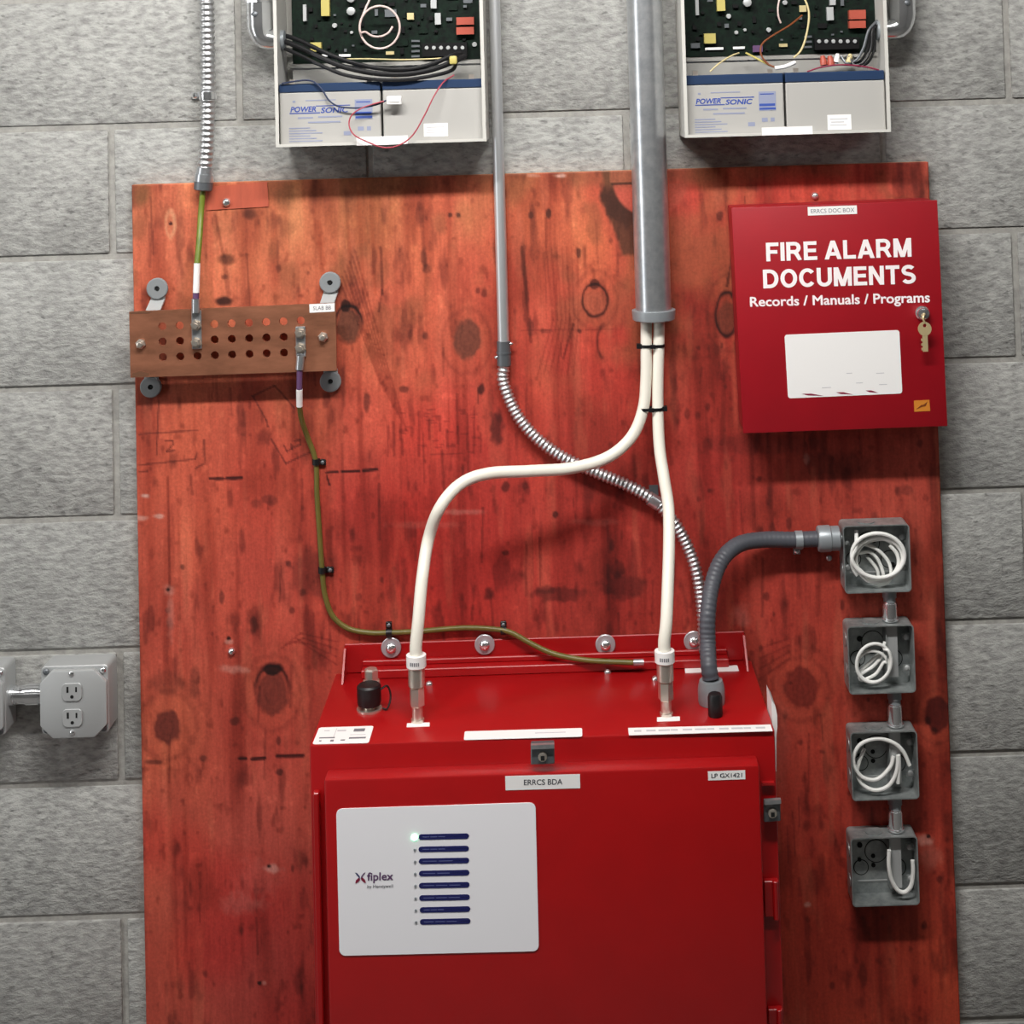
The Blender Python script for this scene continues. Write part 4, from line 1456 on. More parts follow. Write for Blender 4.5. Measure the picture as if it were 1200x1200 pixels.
GW_ = thing('ground_wire', 'long green ground wire clipped down the plywood to red cabinet', 'wire', T(748, 776, PLY - 0.03))
w0 = T(350.8, 456, GY - 0.004)
w1 = T(351, 476, GY + 0.004)
MB().tube([l2 - UP * 0.0002, w0], 0.0044, 12, smooth=False).build('colour_tape', M['purple'], GW_)
MB().tube([w0 - UP * 0.0004, w1], 0.0049, 12, smooth=False).build('marker_sleeve', M['label'], GW_)
WY = PLY - 0.006
wp = [w1 - UP * 0.0004, T(353.5, 492, GY + 0.016), T(361, 514, WY - 0.004), T(370, 541, WY), T(371.5, 580, WY), T(374.5, 625, WY), T(377.5, 668, WY), T(381, 698, WY), T(390, 722, WY), T(408, 736.5, WY), T(432, 741.5, WY),
      T(456, 741.5, WY), T(490, 740, WY), T(540, 736, WY), T(575, 737, WY), T(598, 741, WY - 0.004), T(622, 754, WY - 0.010), T(650, 766.5, WY - 0.018), T(690, 774, WY - 0.030), T(742, 776.5, WY - 0.038)]
MB().tube(wp, 0.0041, 12, step=0.006).build('insulation', M['olive'], GW_)
e = wp[-1]
MB().tube([e + Xv * 0.0006, e + Xv * 0.016], 0.0052, 12, smooth=False).build('ferrule', M['galv'], GW_)


def wire_clip(u, v, du, dv, horizontal, label):
    """black loop clip screwed to the plywood"""
    p = T(u, v, WY)
    t = thing('cable_clip', label, 'clip', T(u + du, v + dv, PLY), 'black clips on the green wire')
    h = 0.0045
    d = Xv if horizontal else UP
    mb = MB()
    R0, R1 = 0.0062, 0.0043
    A = [2 * math.pi * k / 16 for k in range(16)]
    sdir = UP if horizontal else Xv
    o_ = [p - d * h + (sdir * math.cos(a) + FRONT * math.sin(a)) * R0 * (0.88 if math.sin(a) < -0.5 else 1) for a in A]
    i_ = [p - d * h + (sdir * math.cos(a) + FRONT * math.sin(a)) * R1 for a in A]
    mb.frame(o_, i_, d * 2 * h)
    mb.build('loop', M['black'], t)
    e = T(u + du, v + dv, PLY - 0.0004)
    s = p.copy()
    s.y = e.y
    side = (e - s).normalized()
    a, b = s + side * 0.0062, e + side * 0.005
    w = d * h
    MB().slab([a + w, b + w, b - w, a - w], (0, -0.005, 0)).build('ear', M['black'], t, bevel=0.001, seg=1)
    screw(t, e + FRONT * 0.0055, FRONT, 0.0032, M['dsteel'], h=0.002)


wire_clip(370.5, 541, 8, 0, False, 'black clip holding the green wire just below the framed stamp')
wire_clip(377.5, 668, 10, -1, False, 'black clip on the vertical green wire above its bend')
wire_clip(456, 741.5, 0, -10, True, 'black clip above a washer holding green wire beside the white cable')
wire_clip(590, 739, 0, -8, True, 'black clip on green wire between the two white cables')


# white coax cables
def coax(pts, label):
    o = MB().tube(pts, 0.0088, 16, step=0.006).build('coax_cable', M['cream'])
    return tag(o, label, 'cable', 'white coaxial cables')


yA, yB = ca_top.y, cb_top.y
coax([T(757.5, 372, BY) + UP * 0.004, T(757.3, 405, BY - 0.002), T(757, 445, BY - 0.006), T(753.5, 480, BY - 0.012), T(740, 512, BY - 0.020), T(712, 536, BY - 0.030), T(670, 548.5, BY - 0.044), T(620, 552, BY - 0.060),
      T(572, 555, BY - 0.076), T(540, 567, BY - 0.092), T(516, 594, BY - 0.112), T(502, 632, yA + 0.055), T(494.5, 680, yA + 0.025), T(490.5, 725, yA + 0.006), ca_top + UP * 0.012, ca_top],
     'white coaxial cable looping sideways across the plywood to its connector')
coax([T(772.5, 372, BY) + UP * 0.004, T(772, 405, BY - 0.002), T(771, 445, BY - 0.006), T(771, 482, BY - 0.012), T(773, 525, BY - 0.026), T(778.5, 562, BY - 0.044), T(783.5, 596, BY - 0.064), T(784, 640, yB + 0.062), T(782.5, 690, yB + 0.028),
      T(780.8, 730, yB + 0.006), cb_top + UP * 0.012, cb_top],
     'white coaxial cable dropping straight down to its connector')


def zip_tie(u, v, Y, tail, label):
    p = T(u, v, Y)
    mb = MB()
    pts = []
    hw, r = 0.0098, 0.0098
    for k in range(24):
        a = 2 * math.pi * k / 24
        pts.append(p + Vector((math.cos(a) * r + (hw if math.cos(a) > 0 else -hw), math.sin(a) * r, 0)))
    o_ = [q + Vector((0, 0, 0.0022)) for q in pts]
    i_ = [p + (q - p) * 0.93 + Vector((0, 0, 0.0022)) for q in pts]
    mb.frame(o_, i_, (0, 0, -0.0044))
    x = p.x + tail * 0.0205
    mb.box(x - 0.004, x + 0.004, p.y - 0.005, p.y + 0.004, p.z - 0.0035, p.z + 0.0035)
    mb.box(p.x - 0.004, p.x + 0.004, p.y - 0.0125, p.y - 0.0095, p.z - 0.003, p.z + 0.003)
    tag(mb.build('cable_tie', M['black']), label, 'cable tie', 'ties on the white cables')


zip_tie(764.6, 405, BY - 0.002, -1, 'black cable tie around both white cables just under conduit bushing')
zip_tie(763, 479, BY - 0.012, 1, 'black cable tie where the two white cables part')

# grey liquid-tight conduit
lb = TZ(834, 824.5, CT)
lt_ = thing('liquidtight_conduit', 'dark grey liquid-tight conduit bending from the metal box to cabinet', 'conduit', lb)
H1 = T(834, 797, lb.y).z - CT
mb = MB()
mb.lathe(lb + UP * 0.0004, UP, [(0, 0.0185), (0.006, 0.0195), (H1 * 0.62, 0.0195), (H1 * 0.8, 0.0185), (H1, 0.0165), (H1, 0.0135)], 28)
mb.build('fitting', M['lgrey'], lt_)
JY = PLY - 0.026
jend = T(957.5, 631.5, JY)
jst = T(984.2, 630.5, JY)
mb = MB()
ax_ = (jst - jend).normalized()
LL = (jst - jend).length
mb.lathe(jend, ax_, [(0, 0.0150), (0.001, 0.0185), (0.004, 0.0198), (LL * 0.55, 0.0198), (LL * 0.6, 0.0185), (LL * 0.95, 0.0185)], 28)
mb.build('fitting', M['lgrey'], lt_)
lp = [jend - ax_ * 0.0005, T(930, 632.5, JY), T(895, 632.5, JY - 0.004), T(866, 638, JY - 0.018), T(846, 656, JY - 0.04), T(834.5, 685, JY - 0.07), T(829.5, 720, JY - 0.095), T(829.5, 755, lb.y + 0.03), Vector((lb.x - 0.002, lb.y + 0.004, CT + H1 + 0.018)), lb + UP * (H1 + 0.001)]
tot = sum((b - a).length for a, b in zip(lp, lp[1:]))
rib = lambda s: 0.0122 - (0.0008 if s > tot * 0.45 else 0.0002) * (0.5 - 0.5 * math.cos(2 * math.pi * s / 0.0075))
MB().tube(lp, 0.0122, 20, step=0.0015, rfun=rib).build('jacket', M['dgrey'], lt_, angle=60)
q = T(936, 632.5, JY)
mb = MB().tube([q - Xv * 0.0055, q + Xv * 0.0055], 0.0136, 18, smooth=False)
mb.build('strap', M['lgrey'], lt_)
e = T(933.5, 645, PLY - 0.0004)
MB().slab([Vector((e.x - 0.0055, e.y, q.z - 0.0137)), Vector((e.x + 0.0055, e.y, q.z - 0.0137)), Vector((e.x + 0.0055, e.y, e.z - 0.005)), Vector((e.x - 0.0055, e.y, e.z - 0.005))], (0, -0.003, 0)).build('strap_ear', M['lgrey'], lt_)
MB().slab([Vector((e.x - 0.0055, e.y, q.z - 0.0137)), Vector((e.x + 0.0055, e.y, q.z - 0.0137)), Vector((e.x + 0.0055, e.y, q.z - 0.0165)), Vector((e.x - 0.0055, e.y, q.z - 0.0165))], (0, -0.022, 0)).build('strap_ear', M['lgrey'], lt_)
screw(lt_, e + FRONT * 0.0032, FRONT, 0.0045, M['chrome'])
screw(ply, T(971.5, 654, PLY - 0.0001), FRONT, 0.0045, M['galv'])


# ------------------------------------------------------------------ junction boxes
JD = 0.038
JF = PLY - JD
HB = 0.0512


def rsq(cx, cz, h, r, Y, n=4):
    return rrect([Vector((cx - h, Y, cz + h)), Vector((cx + h, Y, cz + h)), Vector((cx + h, Y, cz - h)), Vector((cx - h, Y, cz - h))], r, n)


def disc(mb, c, r, d, n=16):
    mb.lathe(c, FRONT, [(0, r), (d, r)], n)


def junction_box(u, v, label, divider, holes):
    c = T(u, v, JF)
    t = thing('junction_box', label, 'junction box', Vector((c.x, PLY, c.z - HB)), 'open metal boxes in a column')
    mb = MB()
    mb.frame(rsq(c.x, c.z, HB, 0.006, JF), rsq(c.x, c.z, HB - 0.0018, 0.0045, JF), (0, JD - 0.0024, 0))
    mb.slab(rsq(c.x, c.z, HB, 0.006, PLY - 0.0023), (0, 0.0019, 0))
    mb.build('shell', M['boxsteel'], t)
    # tabs folded in at two corners with screws
    for sx, sz in ((1, 0.50), (1, -0.42), (-1, 0.40), (-1, -0.36)):
        if divider and sx < 0:
            continue
        q = Vector((c.x + sx * (HB - 0.0082), JF + 0.0205, c.z + sz * HB))
        mb = MB()
        mb.slab([q + Vector((-0.006, 0, 0.005)), q + Vector((0.006, 0, 0.005)), q + Vector((0.006, 0, -0.005)), q + Vector((-0.006, 0, -0.005))], (0, 0.0015, 0))
        tb = mb.build('screw_tab', M['boxsteel'], t)
        screw(tb, q + Vector((0, -0.0002, 0)), FRONT, 0.0044, M['cover'], h=0.0025)
    # knockouts on the back
    kd = [(-0.006, 0.014, 0.0165), (-0.030, -0.010, 0.0105), (0.026, -0.012, 0.0125)]
    for dx, dz, r in kd:
        mb = MB()
        disc(mb, Vector((c.x + dx, PLY - 0.0024, c.z + dz)), r, 0.0008, 24)
        ko = mb.build('knockout', M['boxsteel'], t)
        A = [2 * math.pi * k / 24 for k in range(24)]
        gc = Vector((c.x + dx, PLY - 0.0027, c.z + dz))
        MB().frame([gc + Vector((math.cos(a), 0, math.sin(a))) * (r + 0.0014) for a in A], [gc + Vector((math.cos(a), 0, math.sin(a))) * (r + 0.0002) for a in A], (0, 0.0002, 0)).build('groove', M['hole'], ko)
    for dx, dz, r in holes:
        mb = MB()
        disc(mb, Vector((c.x + dx, PLY - 0.0034, c.z + dz)), r, 0.0004, 12)
        mb.build('screw_hole', M['hole'], t)
    # side knockouts
    for dz in (0.026, -0.020):
        MB().lathe((c.x - HB - 0.0001, PLY - JD * 0.52, c.z + dz), (-1, 0, 0), [(0, 0.0105), (0.0009, 0.0105)], 18).build('knockout', M['boxsteel'], t)
    MB().lathe((c.x - 0.012, PLY - JD * 0.5, c.z + HB + 0.0001), UP, [(0, 0.0135), (0.0014, 0.0135)], 20).build('knockout', M['boxsteel'], t)
    # raised bend line near the floor of the box
    MB().box(c.x - 0.036, c.x + 0.030, PLY - 0.0036, PLY - 0.0024, c.z - 0.0315, c.z - 0.0295).build('rib', M['cover'], t)
    if divider:
        MB().slab([Vector((c.x + 0.010, PLY - 0.0026, c.z + HB - 0.003)), Vector((c.x + 0.010, JF + 0.010, c.z + HB - 0.003)), Vector((c.x + 0.010, JF + 0.010, c.z - HB * 0.62)), Vector((c.x + 0.010, PLY - 0.0026, c.z - HB * 0.72))], (0.0015, 0, 0)).build('divider', M['boxsteel'], t)
        MB().box(c.x + 0.0116, c.x + 0.028, JF + 0.013, JF + 0.0145, c.z - HB * 0.62, c.z + HB - 0.003).build('divider_face', M['cover'], t)
    return c


HO = [(-0.031, 0.024, 0.0042), (-0.012, 0.045, 0.0036), (-0.011, 0.007, 0.0034), (-0.011, -0.007, 0.0034), (-0.032, 0.002, 0.003)]
j1 = junction_box(1028, 655, 'topmost open metal box with the thickest coil of white wire', False, [(0.002, 0.018, 0.0045), (-0.026, -0.004, 0.0045), (0.03, -0.02, 0.004)])
j2 = junction_box(1033, 773, 'open metal box with a knotted white coil beside a bright divider', True, [(-0.026, 0.02, 0.0045), (-0.03, -0.02, 0.004)])
j3 = junction_box(1036.8, 897.5, 'open metal box with a wide loose white wire loop', True, HO)
j4 = junction_box(1037.2, 1021.5, 'bottom open metal box, nearly empty, one short wire', True, HO)


def nipple(ca, cb, dx, label):
    z1, z0 = ca.z - HB - 0.0002, cb.z + HB + 0.0018
    x, y = (ca.x + cb.x) / 2 + dx, PLY - JD * 0.5
    t = thing('conduit_nipple', label, 'conduit fitting', (x, y, z0), 'fittings between the metal boxes')
    L = z1 - z0
    mb = MB()
    mb.lathe((x, y, z0), UP, [(0, 0.0130), (0.003, 0.0130), (0.003, 0.0112), (L * 0.55, 0.0112), (L * 0.55, 0.0098), (L * 0.60, 0.0098)], 22)
    mb.build('compression_nut', M['chrome'], t)
    mb = MB()
    mb.lathe((x, y, z0 + L * 0.602), UP, [(0, 0.0092), (L * 0.12, 0.0092), (L * 0.12, 0.0108), (L * 0.398, 0.0108)], 22)
    mb.build('connector', M['lgrey'], t)


nipple(j1, j2, 0.020, 'bright conduit nipple under the topmost metal box')
nipple(j2, j3, 0.022, 'bright conduit nipple under the box with knotted coil')
nipple(j3, j4, 0.020, 'bright conduit nipple above the bottom metal box')


def wire(name, label, pts, r, m, cat='wire', group=None, step=None):
    o = MB().tube([T(*p) for p in pts], r, 9, step=step or max(0.003, r * 1.1)).build(name, m)
    return tag(o, label, cat, group)


def loop(cx, cy, rx, ry, a0, turns, y0, y1, tilt=0.0, drift=(0, 0), shrink=0.0, n=14):
    out = []
    N = int(n * abs(turns))
    for k in range(N + 1):
        f = k / N
        a = math.radians(a0) + 2 * math.pi * turns * f
        s = 1 - shrink * f
        x, y = rx * s * math.cos(a), ry * s * math.sin(a)
        ct, st = math.cos(math.radians(tilt)), math.sin(math.radians(tilt))
        out.append((cx + drift[0] * f + x * ct - y * st, cy + drift[1] * f + x * st + y * ct, y0 + (y1 - y0) * f))
    return out


WG = 'white wire coils in the metal boxes'
wire('wire_coil', 'thick coil of white wire in the topmost metal box',
     [(1003.5, 621, JF + 0.012), (1003, 640, JF + 0.006)] + loop(1029, 651, 31, 26, 168, -1.05, JF + 0.003, JF + 0.005, 4, (0, 0)) + loop(1028, 655, 30, 26, 150, -1.0, JF + 0.0095, JF + 0.0105, -10, (0, 2))[1:] + loop(1026, 654, 27, 23, 150, -0.62, JF + 0.013, JF + 0.014, 24, (1, 2))[1:], 0.0030, M['white'], 'wire coil', WG)
wire('wire_coil', 'inner white wires slanting across the topmost metal box',
     [(1054, 644, JF + 0.019), (1036, 632, JF + 0.019), (1012, 638, JF + 0.019), (1003, 656, JF + 0.019), (1011, 674, JF + 0.019), (1030, 685, JF + 0.019), (1043, 679, JF + 0.020), (1042, 660, JF + 0.021), (1028, 644, JF + 0.021), (1010, 638, JF + 0.022),
      (1005, 648, JF + 0.025), (1020, 647, JF + 0.026), (1031, 660, JF + 0.026), (1036, 680, JF + 0.026), (1030, 684, JF + 0.029), (1028, 668, JF + 0.031), (1016, 652, JF + 0.031)], 0.0027, M['white'], 'wire coil', WG)
wire('wire_coil', 'knotted coil of white wire in box with bright divider',
     [(1037, 752, JF + 0.012), (1035.5, 760, JF + 0.009)] + loop(1024, 777, 20, 23, -58, 1.05, JF + 0.004, JF + 0.007, 20, (0, 0)) + loop(1023, 781, 19, 18, -40, 1.0, JF + 0.011, JF + 0.013, 30, (0, 0))[1:] + [(1036, 776, JF + 0.016), (1026, 790, JF + 0.017), (1010, 797, JF + 0.017), (1008, 791, JF + 0.019), (1024, 780, JF + 0.020), (1035, 766, JF + 0.020), (1026, 770, JF + 0.024), (1007, 788, JF + 0.024)], 0.0025, M['white'], 'wire coil', WG)
wire('wire_coil', 'wide loose loop of white wire in the third metal box',
     [(1066, 897, JF + 0.006), (1058, 880, JF + 0.006), (1046, 870, JF + 0.006), (1028, 865.5, JF + 0.006), (1010, 871, JF + 0.007), (1001, 884, JF + 0.007), (1001.5, 898, JF + 0.007), (1011, 911, JF + 0.007), (1028, 913, JF + 0.006), (1043, 899, JF + 0.008), (1047, 886, JF + 0.010)],
     0.0030, M['white'], 'wire coil', WG)
wire('wire_coil', 'lower hanging white wire loop in the third metal box',
     [(1052.5, 918, JF + 0.008), (1053.5, 896, JF + 0.007), (1052.5, 884, JF + 0.007), (1051, 903, JF + 0.006), (1042, 920, JF + 0.006), (1027, 926, JF + 0.006), (1013, 921, JF + 0.010), (1005, 909, JF + 0.014), (1006, 895, JF + 0.016), (1013, 877, JF + 0.020)], 0.0030, M['white'], 'wire coil', WG)
wire('wire_coil', 'short U-shaped white wire in the bottom metal box',
     [(1042, 996, JF + 0.008), (1041.5, 1013, JF + 0.006), (1044.5, 1030, JF + 0.006), (1052, 1043, JF + 0.006), (1060.5, 1045.5, JF + 0.006), (1067.5, 1038, JF + 0.006), (1070, 1023, JF + 0.006), (1069.5, 1008, JF + 0.007)], 0.0032, M['white'], 'wire coil', WG)


# ------------------------------------------------------------------ receptacle boxes on the blocks
OF = -0.048


def receptacle_box(u, v, label, full):
    c = T(u, v, OF)
    t = thing('outlet_box', label, 'outlet', Vector((c.x, 0, c.z - HB)), 'surface outlets on the block wall')
    mb = MB()
    mb.slab(rsq(c.x, c.z, HB, 0.007, OF), (0, -OF - 0.0014, 0))
    sh = mb.build('shell', M['cover'], t, bevel=0.0012, seg=1)
    # raised cover with clipped corners
    k, h = 0.019, HB - 0.0005
    oc = [(-h, h - k), (-h + k, h), (h - k, h), (h, h - k), (h, -h + k), (h - k, -h), (-h + k, -h), (-h, -h + k)]
    mb = MB()
    mb.slab([Vector((c.x + x, OF - 0.010, c.z + z - 0.003)) for x, z in oc], (0, 0.0098, 0))
    cv = mb.build('cover', M['cover'], t, bevel=0.0022, seg=2)
    CY_ = OF - 0.010
    for sz in (1, -1):
        f = Vector((c.x - 0.001, CY_, c.z - 0.003 + sz * 0.0193))
        pts = []
        for k2 in range(28):
            a = 2 * math.pi * k2 / 28
            pts.append(f + Vector((max(-0.0150, min(0.0150, 0.0172 * math.cos(a))), -0.0022, max(-0.0138, min(0.0128, 0.0172 * math.sin(a))))))
        fc = MB().slab(pts, (0, 0.0021, 0)).build('receptacle', M['cover'], cv, bevel=0.0006, seg=1)
        for dx, dz, w, hh in ((-0.0065, 0.0035, 0.0016, 0.0045), (0.0065, 0.0035, 0.0013, 0.0038)):
            q = f + Vector((dx, -0.0024, dz))
            MB().box(q.x - w, q.x + w, q.y, q.y + 0.0002, q.z - hh, q.z + hh).build('slot', M['hole'], cv)
        mb = MB()
        disc(mb, f + Vector((0, -0.0022, -0.0072)), 0.0027, 0.0002, 12)
        mb.build('slot', M['hole'], cv)
    for dz in (0.0425, -0.0455):
        screw(cv, Vector((c.x - 0.002, CY_ - 0.0001, c.z + dz)), FRONT, 0.0040, M['chrome'], h=0.002)
    for sx, sz in ((-1, 1), (1, 1), (1, -1), (-1, -1)):
        q = Vector((c.x + sx * (HB - 0.008), OF - 0.0002, c.z + sz * (HB - 0.0075)))
        screw(sh, q, FRONT, 0.0048, M['chrome'] if sx * sz > 0 and sz > 0 else M['dsteel'], h=0.004)
    return c


o1 = receptacle_box(88, 820, 'steel outlet box with duplex sockets, beside the plywood edge', True)
o2 = receptacle_box(-33, 823.5, 'steel outlet box cut off beyond the short chrome nipple', False)
ny, nz = OF * 0.52, (o1.z + o2.z) / 2 + 0.001
n0, n1 = o2.x + HB + 0.0003, o1.x - HB - 0.0003
t = thing('conduit_nipple', 'short shiny conduit nipple joining the two outlet boxes', 'conduit fitting', ((n0 + n1) / 2, ny, nz - 0.016))
mb = MB()
L = n1 - n0
mb.lathe((n0, ny, nz), Xv, [(0, 0.0155), (L * 0.12, 0.0155), (L * 0.12, 0.0138), (L * 0.46, 0.0142), (L * 0.46, 0.0160), (L * 0.84, 0.0160), (L * 0.84, 0.0142), (L, 0.0142)], 24)
mb.build('sleeve', M['chrome'], t)
mb = MB()
mb.lathe((n0 + L * 0.30, ny - 0.0085, nz + 0.0115), (0, -0.5, 0.8), [(0.0002, 0.004), (0.003, 0.0038), (0.0035, 0.002)], 10)
mb.build('set_screw', M['chrome'], t)

# ------------------------------------------------------------------ battery enclosures
ED = 0.108
EF = -ED


def enclosure(bl, br, label):
    a, b = T(*bl, EF), T(*br, EF)
    x0, x1, z0 = a.x, b.x, (a.z + b.z) / 2
    z1 = z0 + 0.385
    t = thing('battery_enclosure', label, 'enclosure', ((x0 + x1) / 2, 0, z0), 'open fire alarm power enclosures')
    w = 0.0016
    mb = MB()
    mb.box(x0, x1, -0.0030, -0.0006, z0, z1)
    mb.build('back_panel', M['encin'], t)
    for args in ((x0, x0 + w, EF, -0.0031, z0, z1), (x1 - w, x1, EF, -0.0031, z0, z1)):
        MB().box(*args).build('side_panel', M['encl'], t)
    MB().box(x0 + w, x1 - w, EF, -0.0031, z0, z0 + w).build('bottom_panel', M['encl'], t)
    MB().box(x0 + w, x1 - w, EF, -0.0031, z1 - w, z1).build('top_panel', M['encl'], t)
    lp = 0.0052
    o_ = [Vector((x0, EF - 0.0003, z1)), Vector((x1, EF - 0.0003, z1)), Vector((x1, EF - 0.0003, z0)), Vector((x0, EF - 0.0003, z0))]
    i_ = [Vector((x0 + lp, EF - 0.0003, z1 - lp)), Vector((x1 - lp, EF - 0.0003, z1 - lp)), Vector((x1 - lp, EF - 0.0003, z0 + lp * 0.8)), Vector((x0 + lp, EF - 0.0003, z0 + lp * 0.8))]
    MB().frame(o_, i_, (0, -0.0014, 0)).build('front_lip', M['encl'], t)
    return t, x0, x1, z0, z1, w


def battery(x0, x1, z0, z1, lid, label, printed, small=None, text_px=None):
    yb, yf = -0.0325, -0.092
    t = thing('sealed_battery', label, 'battery', ((x0 + x1) / 2, (yb + yf) / 2, z0), 'sealed batteries in the enclosures')
    MB().box(x0, x1, yf, yb, z0, z1 - lid).build('case', M['battg'], t, bevel=0.0015, seg=1)
    MB().box(x0 - 0.0002, x1 + 0.0002, yf - 0.0006, yb + 0.0006, z1 - lid + 0.0001, z1).build('lid', M['battb'], t, bevel=0.0015, seg=1)
    for dx in (0.018, (x1 - x0) - 0.018):
        MB().box(x0 + dx - 0.004, x0 + dx + 0.004, yf + 0.012, yf + 0.013, z1 + 0.0001, z1 + 0.007).build('terminal', M['nickel'], t)
    c4 = [Vector((x0, yf, z1 - lid)), Vector((x1, yf, z1 - lid)), Vector((x1, yf, z0)), Vector((x0, yf, z0))]

    def sub(s0, t0, s1, t1):
        return [lerp4(c4, s0, t0), lerp4(c4, s1, t0), lerp4(c4, s1, t1), lerp4(c4, s0, t1)]
    if printed:
        lettering('lettering', 'POWER', sub(0.11, 0.27, 0.36, 0.37), FRONT, 0.0004, M['blue'], t, bold=0.03, shear=0.2)
        lettering('lettering', 'SONIC', sub(0.41, 0.30, 0.68, 0.40), FRONT, 0.0004, M['blue'], t, bold=0.03, shear=0.2)
        strokes('print', c4, FRONT, 0.0004, [(0.10, 0.385, 0.40, 0.405)], M['blue'], t)
        strokes('print', c4, FRONT, 0.0004, [(0.36, 0.255, 0.70, 0.272)], M['blue'], t)
        for r in ([(0.26, 0.145, 0.56, 0.165), (0.18, 0.47, 0.33, 0.50), (0.38, 0.46, 0.62, 0.49), (0.28, 0.56, 0.60, 0.59), (0.13, 0.15, 0.16, 0.19)],
                  [(0.09, 0.67 + 0.05 * k, 0.30 + 0.06 * ((k * 7) % 3), 0.69 + 0.05 * k) for k in range(6)],
                  [(0.77, 0.68, 0.83, 0.76), (0.86, 0.68, 0.90, 0.76), (0.63, 0.76, 0.70, 0.84)]):
            strokes('print', c4, FRONT, 0.0004, r, M['lblue'], t)
        sticker('blue_label', sub(0.745, 0.16, 0.92, 0.54), FRONT, 0.0004, M['lblue'], t)
        strokes('print', c4, FRONT, 0.0006, [(0.75, 0.40, 0.91, 0.45), (0.75, 0.48, 0.915, 0.52), (0.76, 0.2, 0.9, 0.22)], M['blue'], t)
    if small:
        q = sub(*small)
        s = sticker('small_label', q, FRONT, 0.0004, M['label'], t)
        strokes('print', q, FRONT, 0.0007, [(0.1, 0.25, 0.85, 0.32), (0.15, 0.45, 0.7, 0.52), (0.1, 0.65, 0.8, 0.72)], M['pale'], s)
    return yf


def board(parent, x0, x1, z0, z1, Y, seed, cfg):
    pc_ = MB().box(x0, x1, Y, Y + 0.0018, z0, z1).build('circuit_board', M['pcb'], parent)
    # lower half of the mounting plate, between board and batteries
    MB().box(x0, x1, Y + 0.0004, Y + 0.0018, z0 - 0.075, z0 - 0.0010).build('mounting_plate', M['encin'], parent)
    # standoff rail below the board
    MB().box(x0, x1, Y - 0.003, Y + 0.0002, z0 - 0.007, z0 - 0.0012).build('board_rail', M['encin'], parent)
    rs = random.Random(seed)
    taken = []

    def comp(u, v, w, h, m, d, name='component', rnd=False):
        c = T(u, v, Y - d)
        c.y = Y
        s = 0.00129
        if rnd:
            mb = MB()
            mb.lathe(c + FRONT * 0.0003, FRONT, [(0, w * s), (d, w * s), (d + 0.0006, w * s * 0.8)], 14)
        else:
            mb = MB().box(c.x - w * s / 2, c.x + w * s / 2, Y - d, Y - 0.0003, c.z - h * s / 2, c.z + h * s / 2)
        taken.append((u, v, max(w, 5) / 2, max(h, 5) / 2))
        return mb.build(name, m, pc_)
    for c in cfg:
        comp(*c)
    us = [c[0] for c in cfg]
    ua, ub = min(us) - 6, max(us) + 10
    n = 0
    for _ in range(900):
        u, v = rs.uniform(ua, ub), rs.uniform(-95, 62)
        w, h = rs.choice(((4, 3), (3, 4), (7, 4), (4, 8), (11, 6), (5, 5), (14, 9), (3, 2)))
        c = T(u, v, Y)
        if not (x0 + 0.008 < c.x < x1 - 0.008 and z0 + 0.008 < c.z < z1 - 0.006):
            continue
        if any(abs(u - a) < p + w / 2 + 1.5 and abs(v - b) < q + h / 2 + 1.5 for a, b, p, q in taken):
            continue
        comp(u, v, w, h, rs.choice((M['chip'], M['chip'], M['chip'], M['dsteel'], M['pcb'])), rs.uniform(0.0015, 0.006))
        n += 1
        if n > 120:
            break
    return pc_


